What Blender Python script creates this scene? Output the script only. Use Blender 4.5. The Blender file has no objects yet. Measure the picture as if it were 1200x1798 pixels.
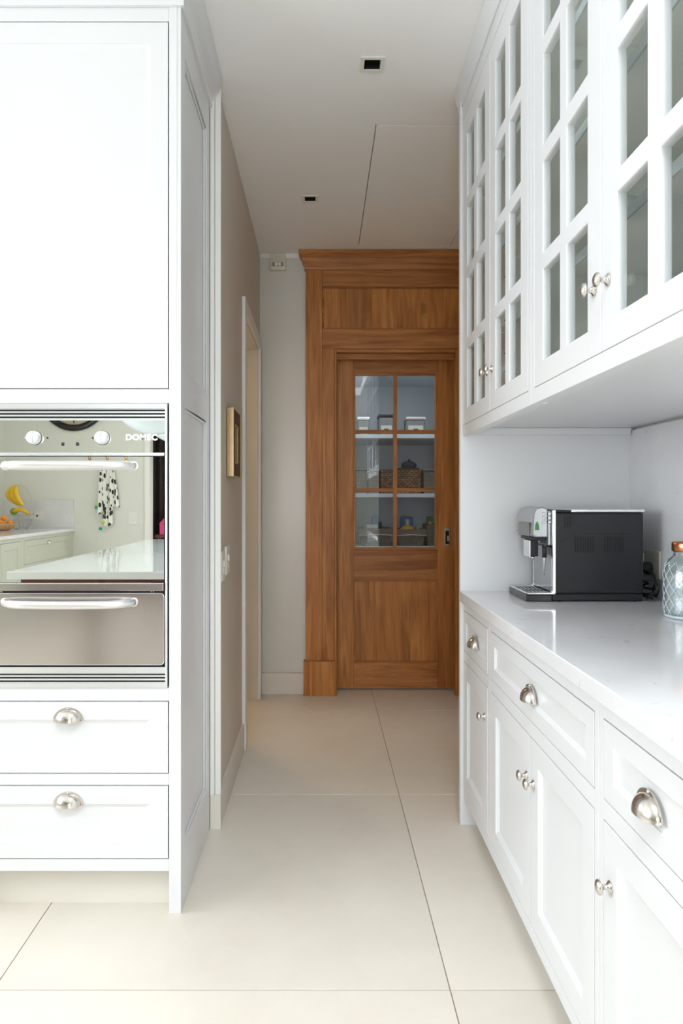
import bpy, bmesh, math, random
from math import sin, cos, pi, radians
from mathutils import Vector, Matrix
random.seed(7)
S = bpy.context.scene
COL = S.collection

# ------------------------------------------------------------------ camera
CAMZ = 1.285
cam_d = bpy.data.cameras.new('camera')
cam = bpy.data.objects.new('camera', cam_d); COL.objects.link(cam)
cam.location = (0, 0, CAMZ); cam.rotation_euler = (radians(90), 0, 0)
cam_d.sensor_fit = 'HORIZONTAL'; cam_d.sensor_width = 36.0
cam_d.lens = 36.0 * 1210 / 1200
cam_d.shift_x = 35 / 1200; cam_d.shift_y = -21 / 1200
cam_d.clip_start = 0.05
S.camera = cam
# ------------------------------------------------------------------ world, lights, exposure
W = bpy.data.worlds.new('sky'); S.world = W; W.use_nodes = True
wb = W.node_tree.nodes['Background']
wb.inputs[0].default_value = (0.80, 0.90, 1.0, 1); wb.inputs[1].default_value = 1.0
S.view_settings.view_transform = 'Standard'
S.view_settings.look = 'None'
S.view_settings.gamma = 1.0
S.view_settings.use_curve_mapping = False
S.view_settings.exposure = 0.20
try:
    S.cycles.diffuse_bounces = 8; S.cycles.max_bounces = 16
    S.cycles.transparent_max_bounces = 24
    S.cycles.glossy_bounces = 6
    S.cycles.sample_clamp_indirect = 8.0
except Exception:
    pass

def area(name, loc, rot, sx, sy, power, col):
    d = bpy.data.lights.new(name, 'AREA'); d.shape = 'RECTANGLE'; d.size = sx; d.size_y = sy
    d.energy = power; d.color = col
    o = bpy.data.objects.new(name, d); COL.objects.link(o); o.location = loc; o.rotation_euler = rot
    return o
# daylight entering by the windows in the left wall, and by the glazed doors behind the camera
area('daylight_window', (-4.30, 0.85, 1.66), (0, radians(-84), 0), 1.9, 3.3, 132, (0.91, 0.945, 1.0))
area('daylight_garden_doors', (-0.52, -4.75, 1.5), (radians(72), 0, 0), 1.2, 2.3, 118, (0.91, 0.945, 1.0))
area('added_top_light', (-0.05, -0.4, 4.05), (0, 0, 0), 1.28, 1.98, 150, (0.91, 0.945, 1.0))  # added fill from above, shining down a made-up roof shaft

# ------------------------------------------------------------------ materials
def mat(name):
    m = bpy.data.materials.new(name); m.use_nodes = True
    nt = m.node_tree; p = nt.nodes['Principled BSDF']
    return m, nt, p
def nodes(nt, *types): return [nt.nodes.new(t) for t in types]
def plain(name, col, rough=0.5, metal=0.0, var=0.03, scale=8.0, bump=0.0, bscale=200.0, spec=0.5, coat=0.0, ani=None, emit=None, estr=0):
    m, nt, p = mat(name)
    tc, nz, mx = nodes(nt, 'ShaderNodeTexCoord', 'ShaderNodeTexNoise', 'ShaderNodeMix')
    mx.data_type = 'RGBA'
    nz.inputs['Scale'].default_value = scale; nz.inputs['Detail'].default_value = 4
    nt.links.new(tc.outputs['Object'], nz.inputs['Vector'])
    nt.links.new(nz.outputs['Fac'], mx.inputs[0])
    mx.inputs[6].default_value = tuple(min(1, c * (1 + var)) for c in col) + (1,)
    mx.inputs[7].default_value = tuple(c * (1 - var) for c in col) + (1,)
    nt.links.new(mx.outputs[2], p.inputs['Base Color'])
    p.inputs['Roughness'].default_value = rough; p.inputs['Metallic'].default_value = metal
    p.inputs['Specular IOR Level'].default_value = spec
    if coat: p.inputs['Coat Weight'].default_value = coat; p.inputs['Coat Roughness'].default_value = 0.08
    if bump:
        n2, b = nodes(nt, 'ShaderNodeTexNoise', 'ShaderNodeBump')
        n2.inputs['Scale'].default_value = bscale; n2.inputs['Detail'].default_value = 2
        nt.links.new(tc.outputs['Object'], n2.inputs['Vector'])
        nt.links.new(n2.outputs['Fac'], b.inputs['Height'])
        b.inputs['Strength'].default_value = bump; b.inputs['Distance'].default_value = 0.002
        nt.links.new(b.outputs['Normal'], p.inputs['Normal'])
    if emit:
        p.inputs['Emission Color'].default_value = emit + (1,); p.inputs['Emission Strength'].default_value = estr
    return m

def wood(name, axis, light, dark, scale=1.0):
    """grain runs along axis ('x' or 'z'); every board gets its own offset"""
    m, nt, p = mat(name)
    tc, oi, add, mp, n1, n2, r1, r2, mx, mx2, bmp, kn, mx3, hs = nodes(nt, 'ShaderNodeTexCoord', 'ShaderNodeObjectInfo', 'ShaderNodeVectorMath', 'ShaderNodeMapping',
        'ShaderNodeTexNoise', 'ShaderNodeTexNoise', 'ShaderNodeValToRGB', 'ShaderNodeValToRGB', 'ShaderNodeMix', 'ShaderNodeMix', 'ShaderNodeBump', 'ShaderNodeTexNoise', 'ShaderNodeMix', 'ShaderNodeHueSaturation')
    ml = nt.nodes.new('ShaderNodeVectorMath'); ml.operation = 'MULTIPLY_ADD'
    comb = nt.nodes.new('ShaderNodeCombineXYZ')
    for i in range(3): nt.links.new(oi.outputs['Random'], comb.inputs[i])
    nt.links.new(comb.outputs[0], ml.inputs[0]); ml.inputs[1].default_value = (37, 23, 51)
    nt.links.new(tc.outputs['Object'], ml.inputs[2])
    nt.links.new(ml.outputs[0], mp.inputs['Vector'])
    mp.inputs['Scale'].default_value = {'x': (1.1, 14, 14), 'z': (14, 14, 1.1), 'y': (14, 1.1, 14)}[axis]
    for n, s, d, di in ((n1, 1.1 * scale, 7, 1.6), (n2, 5.5 * scale, 4, 0.3)):
        n.inputs['Scale'].default_value = s; n.inputs['Detail'].default_value = d; n.inputs['Distortion'].default_value = di
        nt.links.new(mp.outputs[0], n.inputs['Vector'])
    r1.color_ramp.elements[0].position = 0.33; r1.color_ramp.elements[0].color = dark + (1,)
    r1.color_ramp.elements[1].position = 0.68; r1.color_ramp.elements[1].color = light + (1,)
    nt.links.new(n1.outputs['Fac'], r1.inputs['Fac'])
    r2.color_ramp.elements[0].position = 0.40; r2.color_ramp.elements[0].color = (0.62, 0.55, 0.50, 1)
    r2.color_ramp.elements[1].position = 0.60; r2.color_ramp.elements[1].color = (1, 1, 1, 1)
    nt.links.new(n2.outputs['Fac'], r2.inputs['Fac'])
    mx.data_type = 'RGBA'; mx.blend_type = 'MULTIPLY'; mx.inputs[0].default_value = 0.35
    nt.links.new(r1.outputs[0], mx.inputs[6]); nt.links.new(r2.outputs[0], mx.inputs[7])
    # occasional dark knots
    kn.inputs['Scale'].default_value = 6.0; kn.inputs['Detail'].default_value = 1
    nt.links.new(ml.outputs[0], kn.inputs['Vector'])
    r3 = nt.nodes.new('ShaderNodeValToRGB'); r3.color_ramp.elements[0].position = 0.76; r3.color_ramp.elements[0].color = (0, 0, 0, 1)
    r3.color_ramp.elements[1].position = 0.83; r3.color_ramp.elements[1].color = (0.8, 0.8, 0.8, 1)
    nt.links.new(kn.outputs['Fac'], r3.inputs['Fac'])
    mx3.data_type = 'RGBA'; nt.links.new(r3.outputs[0], mx3.inputs[0]); nt.links.new(mx.outputs[2], mx3.inputs[6])
    mx3.inputs[7].default_value = tuple(c * 0.35 for c in dark) + (1,)
    mr = nt.nodes.new('ShaderNodeMapRange'); mr.inputs[3].default_value = 0.92; mr.inputs[4].default_value = 1.08
    nt.links.new(oi.outputs['Random'], mr.inputs[0]); nt.links.new(mr.outputs[0], hs.inputs['Value'])
    nt.links.new(mx3.outputs[2], hs.inputs['Color'])
    nt.links.new(hs.outputs[0], p.inputs['Base Color'])
    nt.links.new(n2.outputs['Fac'], bmp.inputs['Height']); bmp.inputs['Strength'].default_value = 0.12; bmp.inputs['Distance'].default_value = 0.002
    nt.links.new(bmp.outputs['Normal'], p.inputs['Normal'])
    p.inputs['Roughness'].default_value = 0.42; p.inputs['Specular IOR Level'].default_value = 0.3
    return m

def clear_glass(name, tint=(0.93, 0.95, 0.94), rough=0.0, refl=1.0, bump=0.0):
    m = bpy.data.materials.new(name); m.use_nodes = True; nt = m.node_tree; nt.nodes.clear()
    out, tr, gl, fr, mx, mu = nodes(nt, 'ShaderNodeOutputMaterial', 'ShaderNodeBsdfTransparent', 'ShaderNodeBsdfGlossy', 'ShaderNodeFresnel', 'ShaderNodeMixShader', 'ShaderNodeMath')
    tr.inputs[0].default_value = tint + (1,); gl.inputs['Roughness'].default_value = rough
    gl.inputs[0].default_value = (1, 1, 1, 1)
    lw, pw_, ma = nodes(nt, 'ShaderNodeLayerWeight', 'ShaderNodeMath', 'ShaderNodeMath')
    nt.nodes.remove(fr); lw.inputs[0].default_value = 0.5
    pw_.operation = 'POWER'; pw_.inputs[1].default_value = 5.0; nt.links.new(lw.outputs['Facing'], pw_.inputs[0])
    ma.operation = 'MULTIPLY_ADD'; ma.inputs[1].default_value = 0.96; ma.inputs[2].default_value = 0.04; nt.links.new(pw_.outputs[0], ma.inputs[0])
    mu.operation = 'MULTIPLY'; mu.inputs[1].default_value = refl; mu.use_clamp = True
    nt.links.new(ma.outputs[0], mu.inputs[0]); nt.links.new(mu.outputs[0], mx.inputs[0])
    nt.links.new(tr.outputs[0], mx.inputs[1]); nt.links.new(gl.outputs[0], mx.inputs[2]); nt.links.new(mx.outputs[0], out.inputs[0])
    return m

def quartz(name):
    m, nt, p = mat(name)
    tc, n1, r1, n2, r2, mx = nodes(nt, 'ShaderNodeTexCoord', 'ShaderNodeTexNoise', 'ShaderNodeValToRGB', 'ShaderNodeTexNoise', 'ShaderNodeValToRGB', 'ShaderNodeMix')
    nt.links.new(tc.outputs['Object'], n1.inputs['Vector']); nt.links.new(tc.outputs['Object'], n2.inputs['Vector'])
    n1.inputs['Scale'].default_value = 5; n1.inputs['Detail'].default_value = 6
    r1.color_ramp.elements[0].color = (0.69, 0.69, 0.71, 1); r1.color_ramp.elements[1].color = (0.76, 0.76, 0.775, 1)
    r1.color_ramp.elements[0].position = 0.3; r1.color_ramp.elements[1].position = 0.7
    n2.inputs['Scale'].default_value = 16; n2.inputs['Detail'].default_value = 6; n2.inputs['Distortion'].default_value = 1.5
    r2.color_ramp.elements[0].position = 0.66; r2.color_ramp.elements[0].color = (0, 0, 0, 1)
    r2.color_ramp.elements[1].position = 0.74; r2.color_ramp.elements[1].color = (0.55, 0.55, 0.55, 1)
    nt.links.new(n1.outputs['Fac'], r1.inputs[0]); nt.links.new(n2.outputs['Fac'], r2.inputs[0])
    mx.data_type = 'RGBA'; nt.links.new(r2.outputs[0], mx.inputs[0]); nt.links.new(r1.outputs[0], mx.inputs[6])
    mx.inputs[7].default_value = (0.42, 0.42, 0.45, 1)
    nt.links.new(mx.outputs[2], p.inputs['Base Color']); p.inputs['Roughness'].default_value = 0.10
    return m

def tile_mat():
    m, nt, p = mat('beige_tile')
    tc, oi, n1, r1, n2, b, hs, mr = nodes(nt, 'ShaderNodeTexCoord', 'ShaderNodeObjectInfo', 'ShaderNodeTexNoise', 'ShaderNodeValToRGB', 'ShaderNodeTexNoise', 'ShaderNodeBump', 'ShaderNodeHueSaturation', 'ShaderNodeMapRange')
    n1.inputs['Scale'].default_value = 2.3; n1.inputs['Detail'].default_value = 8; n1.inputs['Roughness'].default_value = 0.65
    nt.links.new(tc.outputs['Object'], n1.inputs['Vector'])
    r1.color_ramp.elements[0].position = 0.3; r1.color_ramp.elements[0].color = (0.675, 0.62, 0.54, 1)
    r1.color_ramp.elements[1].position = 0.72; r1.color_ramp.elements[1].color = (0.75, 0.70, 0.625, 1)
    nt.links.new(n1.outputs['Fac'], r1.inputs[0])
    nt.links.new(oi.outputs['Random'], mr.inputs[0]); mr.inputs[3].default_value = 0.97; mr.inputs[4].default_value = 1.03
    nt.links.new(mr.outputs[0], hs.inputs['Value']); nt.links.new(r1.outputs[0], hs.inputs['Color'])
    nt.links.new(hs.outputs[0], p.inputs['Base Color']); p.inputs['Roughness'].default_value = 0.42
    n2.inputs['Scale'].default_value = 60; nt.links.new(tc.outputs['Object'], n2.inputs['Vector'])
    nt.links.new(n2.outputs['Fac'], b.inputs['Height']); b.inputs['Strength'].default_value = 0.05; b.inputs['Distance'].default_value = 0.001
    nt.links.new(b.outputs['Normal'], p.inputs['Normal'])
    return m

def brushed(name, col, rough=0.25, axis='x'):
    m, nt, p = mat(name)
    tc, mp, n, mr = nodes(nt, 'ShaderNodeTexCoord', 'ShaderNodeMapping', 'ShaderNodeTexNoise', 'ShaderNodeMapRange')
    mp.inputs['Scale'].default_value = (2, 2, 300) if axis == 'x' else (300, 2, 2)
    nt.links.new(tc.outputs['Object'], mp.inputs[0]); nt.links.new(mp.outputs[0], n.inputs['Vector']); n.inputs['Scale'].default_value = 2
    mr.inputs[3].default_value = rough * 0.8; mr.inputs[4].default_value = rough * 1.25
    nt.links.new(n.outputs['Fac'], mr.inputs[0]); nt.links.new(mr.outputs[0], p.inputs['Roughness'])
    p.inputs['Base Color'].default_value = col + (1,); p.inputs['Metallic'].default_value = 1
    return m

def weave(name, a, b, sc):
    m, nt, p = mat(name)
    tc, bt, bm_ = nodes(nt, 'ShaderNodeTexCoord', 'ShaderNodeTexBrick', 'ShaderNodeBump')
    mp = nt.nodes.new('ShaderNodeMapping'); mp.inputs['Rotation'].default_value = (radians(90), 0, 0)
    nt.links.new(tc.outputs['Object'], mp.inputs[0]); nt.links.new(mp.outputs[0], bt.inputs['Vector'])
    bt.inputs['Scale'].default_value = sc; bt.inputs['Color1'].default_value = a + (1,); bt.inputs['Color2'].default_value = b + (1,)
    bt.inputs['Mortar'].default_value = tuple(c * 0.25 for c in b) + (1,); bt.inputs['Mortar Size'].default_value = 0.04
    nt.links.new(bt.outputs['Color'], p.inputs['Base Color']); p.inputs['Roughness'].default_value = 0.8
    nt.links.new(bt.outputs['Fac'], bm_.inputs['Height']); bm_.invert = True; bm_.inputs['Distance'].default_value = 0.004
    nt.links.new(bm_.outputs['Normal'], p.inputs['Normal'])
    return m

def leaf_print():
    m, nt, p = mat('leaf_print_cloth')
    tc, mp, v, r = nodes(nt, 'ShaderNodeTexCoord', 'ShaderNodeMapping', 'ShaderNodeTexVoronoi', 'ShaderNodeValToRGB')
    mp.inputs['Scale'].default_value = (30, 6, 13); mp.inputs['Rotation'].default_value = (0, 0.6, 0)
    nt.links.new(tc.outputs['Object'], mp.inputs[0]); nt.links.new(mp.outputs[0], v.inputs['Vector']); v.inputs['Scale'].default_value = 1.0
    r.color_ramp.elements[0].position = 0.37; r.color_ramp.elements[0].color = (0.03, 0.035, 0.03, 1)
    r.color_ramp.elements[1].position = 0.42; r.color_ramp.elements[1].color = (0.85, 0.85, 0.8, 1)
    nt.links.new(v.outputs['Distance'], r.inputs[0]); nt.links.new(r.outputs[0], p.inputs['Base Color']); p.inputs['Roughness'].default_value = 0.9
    return m

M = {}
M['lacquer'] = plain('white_lacquer', (0.705, 0.712, 0.73), 0.30, var=0.006, bump=0.02, bscale=90)
M['ceil'] = plain('ceiling_paint', (0.89, 0.885, 0.88), 0.85, var=0.012, scale=2)
M['wall'] = plain('taupe_wall_paint', (0.63, 0.57, 0.50), 0.55, var=0.02, scale=3, bump=0.03)
M['wallb'] = plain('grey_wall_paint', (0.66, 0.65, 0.615), 0.28, var=0.03, scale=4, bump=0.02)
M['kwall'] = plain('pale_green_wall_paint', (0.73, 0.735, 0.68), 0.6, var=0.02, scale=3)
M['white'] = plain('white_trim_paint', (0.80, 0.795, 0.77), 0.4, var=0.01)
M['cream'] = plain('cream_trim', (0.70, 0.665, 0.59), 0.45, var=0.02)
M['skirt'] = plain('cream_skirting_tile', (0.70, 0.665, 0.60), 0.4, var=0.03)
M['tile'] = tile_mat()
M['grout'] = plain('grout', (0.36, 0.31, 0.25), 0.9, var=0.1, scale=30)
M['woodz'] = wood('stained_timber_upright', 'z', (0.58, 0.25, 0.068), (0.36, 0.13, 0.030))
M['woodx'] = wood('stained_timber_level', 'x', (0.52, 0.22, 0.065), (0.29, 0.10, 0.027))
M['quartz'] = quartz('grey_quartz')
M['glass'] = clear_glass('pane_glass', (0.975, 0.985, 0.98), refl=0.6)
M['dglass'] = clear_glass('door_glass', (0.955, 0.97, 0.98), refl=1.3)
M['mirror'] = plain('mirror_glass', (0.84, 0.85, 0.83), 0.0, 1.0, var=0.002)
M['steel'] = brushed('brushed_steel', (0.62, 0.59, 0.58), 0.16, 'z')
M['satin'] = brushed('satin_aluminium', (0.80, 0.80, 0.81), 0.34)
M['alu'] = plain('pale_aluminium_trim', (0.80, 0.82, 0.84), 0.30, 0.85, var=0.01)
M['nickel'] = plain('polished_nickel', (0.66, 0.62, 0.58), 0.18, 1.0, var=0.02)
M['knobmetal'] = plain('bright_satin_metal', (0.86, 0.87, 0.88), 0.32, 0.7, var=0.01)
M['letters'] = plain('white_enamel_letters', (0.85, 0.86, 0.87), 0.4)
M['headsilver'] = plain('silver_plastic', (0.42, 0.43, 0.45), 0.25, 0.75, var=0.02)
M['chrome'] = plain('chrome', (0.78, 0.79, 0.80), 0.07, 1.0, var=0.01)
M['black'] = plain('black_plastic', (0.012, 0.012, 0.014), 0.5, var=0.05)
M['blackin'] = plain('black_inside', (0.006, 0.006, 0.006), 0.7, var=0.05)
M['machine'] = plain('charcoal_plastic', (0.010, 0.010, 0.013), 0.48, var=0.05, bump=0.05, bscale=600)
M['gloss_black'] = plain('gloss_black', (0.01, 0.01, 0.011), 0.15, var=0.05)
M['copper'] = plain('copper', (0.72, 0.30, 0.15), 0.28, 1.0, var=0.05)
M['jar'] = clear_glass('jar_glass', (0.93, 0.965, 0.97), 0.03, 2.2)
M['jar_rib'] = plain('jar_ribs', (0.62, 0.70, 0.76), 0.12, 0.0, var=0.02)
M['plate'] = plain('white_switch_plastic', (0.78, 0.77, 0.73), 0.35, var=0.01)
M['ivory'] = plain('ivory_plastic', (0.62, 0.61, 0.52), 0.4, var=0.02)
M['gold'] = plain('gilded_wood', (0.50, 0.36, 0.20), 0.28, 0.9, var=0.12, scale=30)
M['bronze'] = plain('dark_bronze_wood', (0.085, 0.045, 0.02), 0.5, 0.3, var=0.2, scale=40)
M['matboard'] = plain('picture_mat', (0.55, 0.55, 0.50), 0.8, var=0.1)
M['shelfpaint'] = plain('pantry_paint', (0.60, 0.64, 0.67), 0.6, var=0.02)
M['cabin'] = plain('cabinet_inside', (0.87, 0.89, 0.855), 0.5, var=0.02)
M['wicker'] = weave('dark_wicker', (0.32, 0.17, 0.065), (0.11, 0.055, 0.022), 15)
M['seagrass'] = weave('grey_seagrass', (0.26, 0.23, 0.18), (0.19, 0.165, 0.125), 24)
M['liner'] = plain('brown_cloth_liner', (0.16, 0.125, 0.10), 0.9, var=0.15, scale=40)
M['band'] = plain('pale_cord', (0.45, 0.42, 0.36), 0.8, var=0.1)
M['greybox'] = plain('grey_tin', (0.19, 0.20, 0.19), 0.4, 0.0, var=0.05)
M['navy'] = plain('navy_cloth', (0.03, 0.045, 0.08), 0.9, var=0.3, scale=60)
M['blue'] = plain('blue_wrap', (0.02, 0.13, 0.38), 0.3, var=0.3, scale=25)
M['yellow'] = plain('yellow_wrap', (0.75, 0.42, 0.03), 0.25, var=0.15, scale=25)
M['green'] = plain('green_wrap', (0.05, 0.25, 0.04), 0.35, var=0.2, scale=25)
M['pink'] = plain('pink_card', (0.60, 0.03, 0.16), 0.4, var=0.1)
M['silverwrap'] = plain('grey_film', (0.36, 0.38, 0.40), 0.3, 0.4, var=0.2, scale=60)
M['whitewrap'] = plain('white_wrap', (0.6, 0.62, 0.62), 0.4, var=0.15, scale=40)
M['sage'] = plain('sage_lacquer', (0.53, 0.545, 0.46), 0.4, var=0.01)
M['islandtop'] = plain('pale_island_stone', (0.62, 0.65, 0.64), 0.06, var=0.03, scale=12)
M['darkwood'] = wood('dark_island_timber', 'x', (0.16, 0.055, 0.028), (0.07, 0.02, 0.012))
M['bowlwood'] = wood('pale_bowl_wood', 'x', (0.72, 0.44, 0.20), (0.52, 0.29, 0.12))
M['banana'] = plain('banana_skin', (0.85, 0.55, 0.03), 0.45, var=0.12, scale=20)
M['orange'] = plain('orange_peel', (0.86, 0.30, 0.02), 0.4, var=0.08, scale=20, bump=0.1, bscale=300)
M['lime'] = plain('green_apple_skin', (0.27, 0.47, 0.04), 0.3, var=0.1)
M['kiwi'] = plain('kiwi_skin', (0.30, 0.20, 0.09), 0.9, var=0.15, scale=60)
M['wire'] = plain('silver_wire', (0.6, 0.6, 0.6), 0.3, 1.0)
M['towel'] = leaf_print()
M['teal'] = plain('teal_pompom', (0.02, 0.36, 0.32), 0.95, var=0.2, scale=90)
M['limepom'] = plain('lime_pompom', (0.55, 0.60, 0.10), 0.95, var=0.2, scale=90)
M['curtain'] = plain('dark_curtain', (0.035, 0.022, 0.020), 0.9, var=0.3, scale=12)
M['brass'] = plain('aged_brass', (0.55, 0.36, 0.14), 0.3, 1.0, var=0.1)
M['pendant'] = plain('pale_enamel', (0.70, 0.76, 0.78), 0.2, var=0.01)
M['clockface'] = plain('cream_dial', (0.66, 0.55, 0.42), 0.5, var=0.05)
M['led'] = plain('lamp_diffuser', (0.9, 0.9, 0.9), 0.5, emit=(0.85, 0.93, 1.0), estr=65)
M['warmlamp'] = plain('warm_lamp_glass', (0.9, 0.85, 0.75), 0.5, emit=(1.0, 0.72, 0.42), estr=36)
M['shaft'] = plain('fill_shaft_grey', (0.42, 0.43, 0.44), 0.7, var=0.02)  # kept dim so the sides of the added shaft glow less
M['brownpot'] = plain('brown_stoneware', (0.22, 0.13, 0.075), 0.4, var=0.3, scale=40)
M['bluepot'] = plain('pale_blue_china', (0.58, 0.66, 0.68), 0.2, var=0.05)
M['marker'] = plain('printed_mark', (0.05, 0.06, 0.05), 0.5)

# ------------------------------------------------------------------ mesh helpers
class MB:
    def __init__(s): s.v = []; s.f = []; s.smooth = []
    def add(s, vs, fs, smooth=False):
        o = len(s.v); s.v += [tuple(v) for v in vs]
        for f in fs: s.f.append([i + o for i in f]); s.smooth.append(smooth)
        return s
    def box(s, x0, x1, y0, y1, z0, z1):
        x0, x1 = sorted((x0, x1)); y0, y1 = sorted((y0, y1)); z0, z1 = sorted((z0, z1))
        return s.add([(x0,y0,z0),(x1,y0,z0),(x1,y1,z0),(x0,y1,z0),(x0,y0,z1),(x1,y0,z1),(x1,y1,z1),(x0,y1,z1)],
            [(0,3,2,1),(4,5,6,7),(0,1,5,4),(1,2,6,5),(2,3,7,6),(3,0,4,7)])
    def prism(s, pts, fn, a, b):
        """extrude closed 2-D outline pts between a and b; fn(p,q,t)->xyz"""
        n = len(pts)
        vs = [fn(p, q, a) for p, q in pts] + [fn(p, q, b) for p, q in pts]
        fs = [list(range(n)), list(range(2*n-1, n-1, -1))] + [(i, (i+1) % n, n+(i+1) % n, n+i) for i in range(n)]
        return s.add(vs, fs)
    def lathe(s, prof, c=(0,0,0), axis='z', n=24, flip=1):
        """prof: (radius, height) pairs"""
        vs = []; fs = []
        ax = {'z': lambda r,t,h: (r*cos(t), r*sin(t), h), 'x': lambda r,t,h: (h*flip, r*cos(t), r*sin(t)), 'y': lambda r,t,h: (r*cos(t), h*flip, r*sin(t))}[axis]
        for r, h in prof:
            for k in range(n):
                p = ax(max(r, 1e-5), 2*pi*k/n, h); vs.append((p[0]+c[0], p[1]+c[1], p[2]+c[2]))
        m = len(prof)
        for i in range(m-1):
            for k in range(n):
                fs.append((i*n+k, i*n+(k+1) % n, (i+1)*n+(k+1) % n, (i+1)*n+k))
        fs.append(tuple(range(n-1, -1, -1))); fs.append(tuple(range((m-1)*n, m*n)))
        return s.add(vs, fs, True)
    def tube(s, pts, r, n=10, closed=False):
        P = [Vector(p) for p in pts]; m = len(P); vs = []; fs = []
        R = r if isinstance(r, (list, tuple)) else [r]*m
        up = Vector((0.13, 0.21, 0.97)); prev = None
        for i in range(m):
            a = P[(i-1) % m] if (closed or i) else P[0]; b = P[(i+1) % m] if (closed or i < m-1) else P[-1]
            t = (b-a).normalized()
            if prev is None:
                u = t.cross(up); u = u if u.length > 1e-4 else t.cross(Vector((1,0,0))); u.normalize()
            else:
                u = (prev - t*prev.dot(t)).normalized()
            prev = u; w = t.cross(u)
            for k in range(n):
                q = P[i] + R[i]*(u*cos(2*pi*k/n) + w*sin(2*pi*k/n)); vs.append(tuple(q))
        for i in range(m if closed else m-1):
            j = (i+1) % m
            for k in range(n): fs.append((i*n+k, i*n+(k+1) % n, j*n+(k+1) % n, j*n+k))
        if not closed: fs.append(tuple(range(n-1,-1,-1))); fs.append(tuple(range((m-1)*n, m*n)))
        return s.add(vs, fs, True)
    def ball(s, c, rx, ry=None, rz=None, n=16, m=10):
        ry = ry or rx; rz = rz or rx
        vs = [(c[0], c[1], c[2]-rz)]; fs = []
        for i in range(1, m):
            t = -pi/2 + pi*i/m
            for k in range(n): vs.append((c[0]+rx*cos(t)*cos(2*pi*k/n), c[1]+ry*cos(t)*sin(2*pi*k/n), c[2]+rz*sin(t)))
        vs.append((c[0], c[1], c[2]+rz)); L = len(vs)-1
        for k in range(n):
            fs.append((0, 1+(k+1) % n, 1+k)); fs.append((L, 1+(m-2)*n+k, 1+(m-2)*n+(k+1) % n))
            for i in range(m-2):
                a = 1+i*n; b = a+n; fs.append((a+k, a+(k+1) % n, b+(k+1) % n, b+k))
        return s.add(vs, fs, True)
    def holes(s, fn, u0, u1, v0, v1, w0, w1, hs):
        """slab in (u,v) between depths w0,w1 with rectangular holes"""
        us = sorted({u0, u1, *[h[0] for h in hs], *[h[1] for h in hs]}); vs_ = sorted({v0, v1, *[h[2] for h in hs], *[h[3] for h in hs]})
        us = [u for u in us if u0 <= u <= u1]; vs_ = [v for v in vs_ if v0 <= v <= v1]
        solid = {}
        for i in range(len(us)-1):
            for j in range(len(vs_)-1):
                cu = (us[i]+us[i+1])/2; cv = (vs_[j]+vs_[j+1])/2
                solid[i, j] = not any(h[0] < cu < h[1] and h[2] < cv < h[3] for h in hs)
        for (i, j), ok in solid.items():
            if not ok: continue
            a, b, c, d = us[i], us[i+1], vs_[j], vs_[j+1]
            P = [fn(*q) for q in ((a,c,w0),(b,c,w0),(b,d,w0),(a,d,w0),(a,c,w1),(b,c,w1),(b,d,w1),(a,d,w1))]
            F = [(0,3,2,1),(4,5,6,7)]
            if not solid.get((i, j-1)): F.append((0,1,5,4))
            if not solid.get((i+1, j)): F.append((1,2,6,5))
            if not solid.get((i, j+1)): F.append((2,3,7,6))
            if not solid.get((i-1, j)): F.append((3,0,4,7))
            s.add(P, F)
        return s
    def shaker(s, fn, u0, u1, v0, v1, th, fr, dep=0.009, bev=0.012):
        """framed door front with sunk panel; fn(u,v,w) w outward; fr=(l,r,b,t)"""
        l, r, b, t = fr
        R = [(u0,v0,u1,v1,-th),(u0,v0,u1,v1,0),(u0+l,v0+b,u1-r,v1-t,0),(u0+l,v0+b,u1-r,v1-t,-0.002),(u0+l+bev,v0+b+bev,u1-r-bev,v1-t-bev,-dep)]
        vs = []
        for a, c, e, g, w in R: vs += [fn(a,c,w), fn(e,c,w), fn(e,g,w), fn(a,g,w)]
        fs = [(3,2,1,0)]
        for i in range(len(R)-1):
            for k in range(4): fs.append((4*i+k, 4*i+(k+1) % 4, 4*i+4+(k+1) % 4, 4*i+4+k))
        n = 4*(len(R)-1); fs.append((n, n+1, n+2, n+3))
        return s.add(vs, fs)
    def mesh(s, name, origin=(0,0,0)):
        me = bpy.data.meshes.new(name)
        me.from_pydata([(v[0]-origin[0], v[1]-origin[1], v[2]-origin[2]) for v in s.v], [], s.f)
        me.polygons.foreach_set('use_smooth', s.smooth)
        bm = bmesh.new(); bm.from_mesh(me); bmesh.ops.remove_doubles(bm, verts=bm.verts, dist=1e-6)
        bmesh.ops.recalc_face_normals(bm, faces=bm.faces); bm.to_mesh(me); bm.free(); me.update()
        return me

def root_of(o):
    while o.parent: o = o.parent
    return o
def obj(name, mb, m, parent=None, bevel=0, auto=False, loc=None):
    """one mesh object from world-space geometry"""
    if parent is not None:
        org = Vector(root_of(parent).location)
    else:
        if loc is None:
            zs = [v[2] for v in mb.v]; xs = [v[0] for v in mb.v]; ys = [v[1] for v in mb.v]
            loc = ((min(xs)+max(xs))/2, (min(ys)+max(ys))/2, min(zs))
        org = Vector(loc)
    me = mb.mesh(name, org); me.materials.append(M[m] if isinstance(m, str) else m)
    o = bpy.data.objects.new(name, me); COL.objects.link(o)
    if parent is not None: o.parent = parent
    else: o.location = org
    if bevel:
        b = o.modifiers.new('bevel', 'BEVEL'); b.width = bevel; b.segments = 2; b.limit_method = 'ANGLE'; b.angle_limit = radians(50); b.harden_normals = False
    return o
def inst(name, me, parent, pos):
    """shared-mesh part placed at world position pos"""
    o = bpy.data.objects.new(name, me); COL.objects.link(o); o.parent = parent
    o.location = Vector(pos) - Vector(root_of(parent).location); return o
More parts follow.
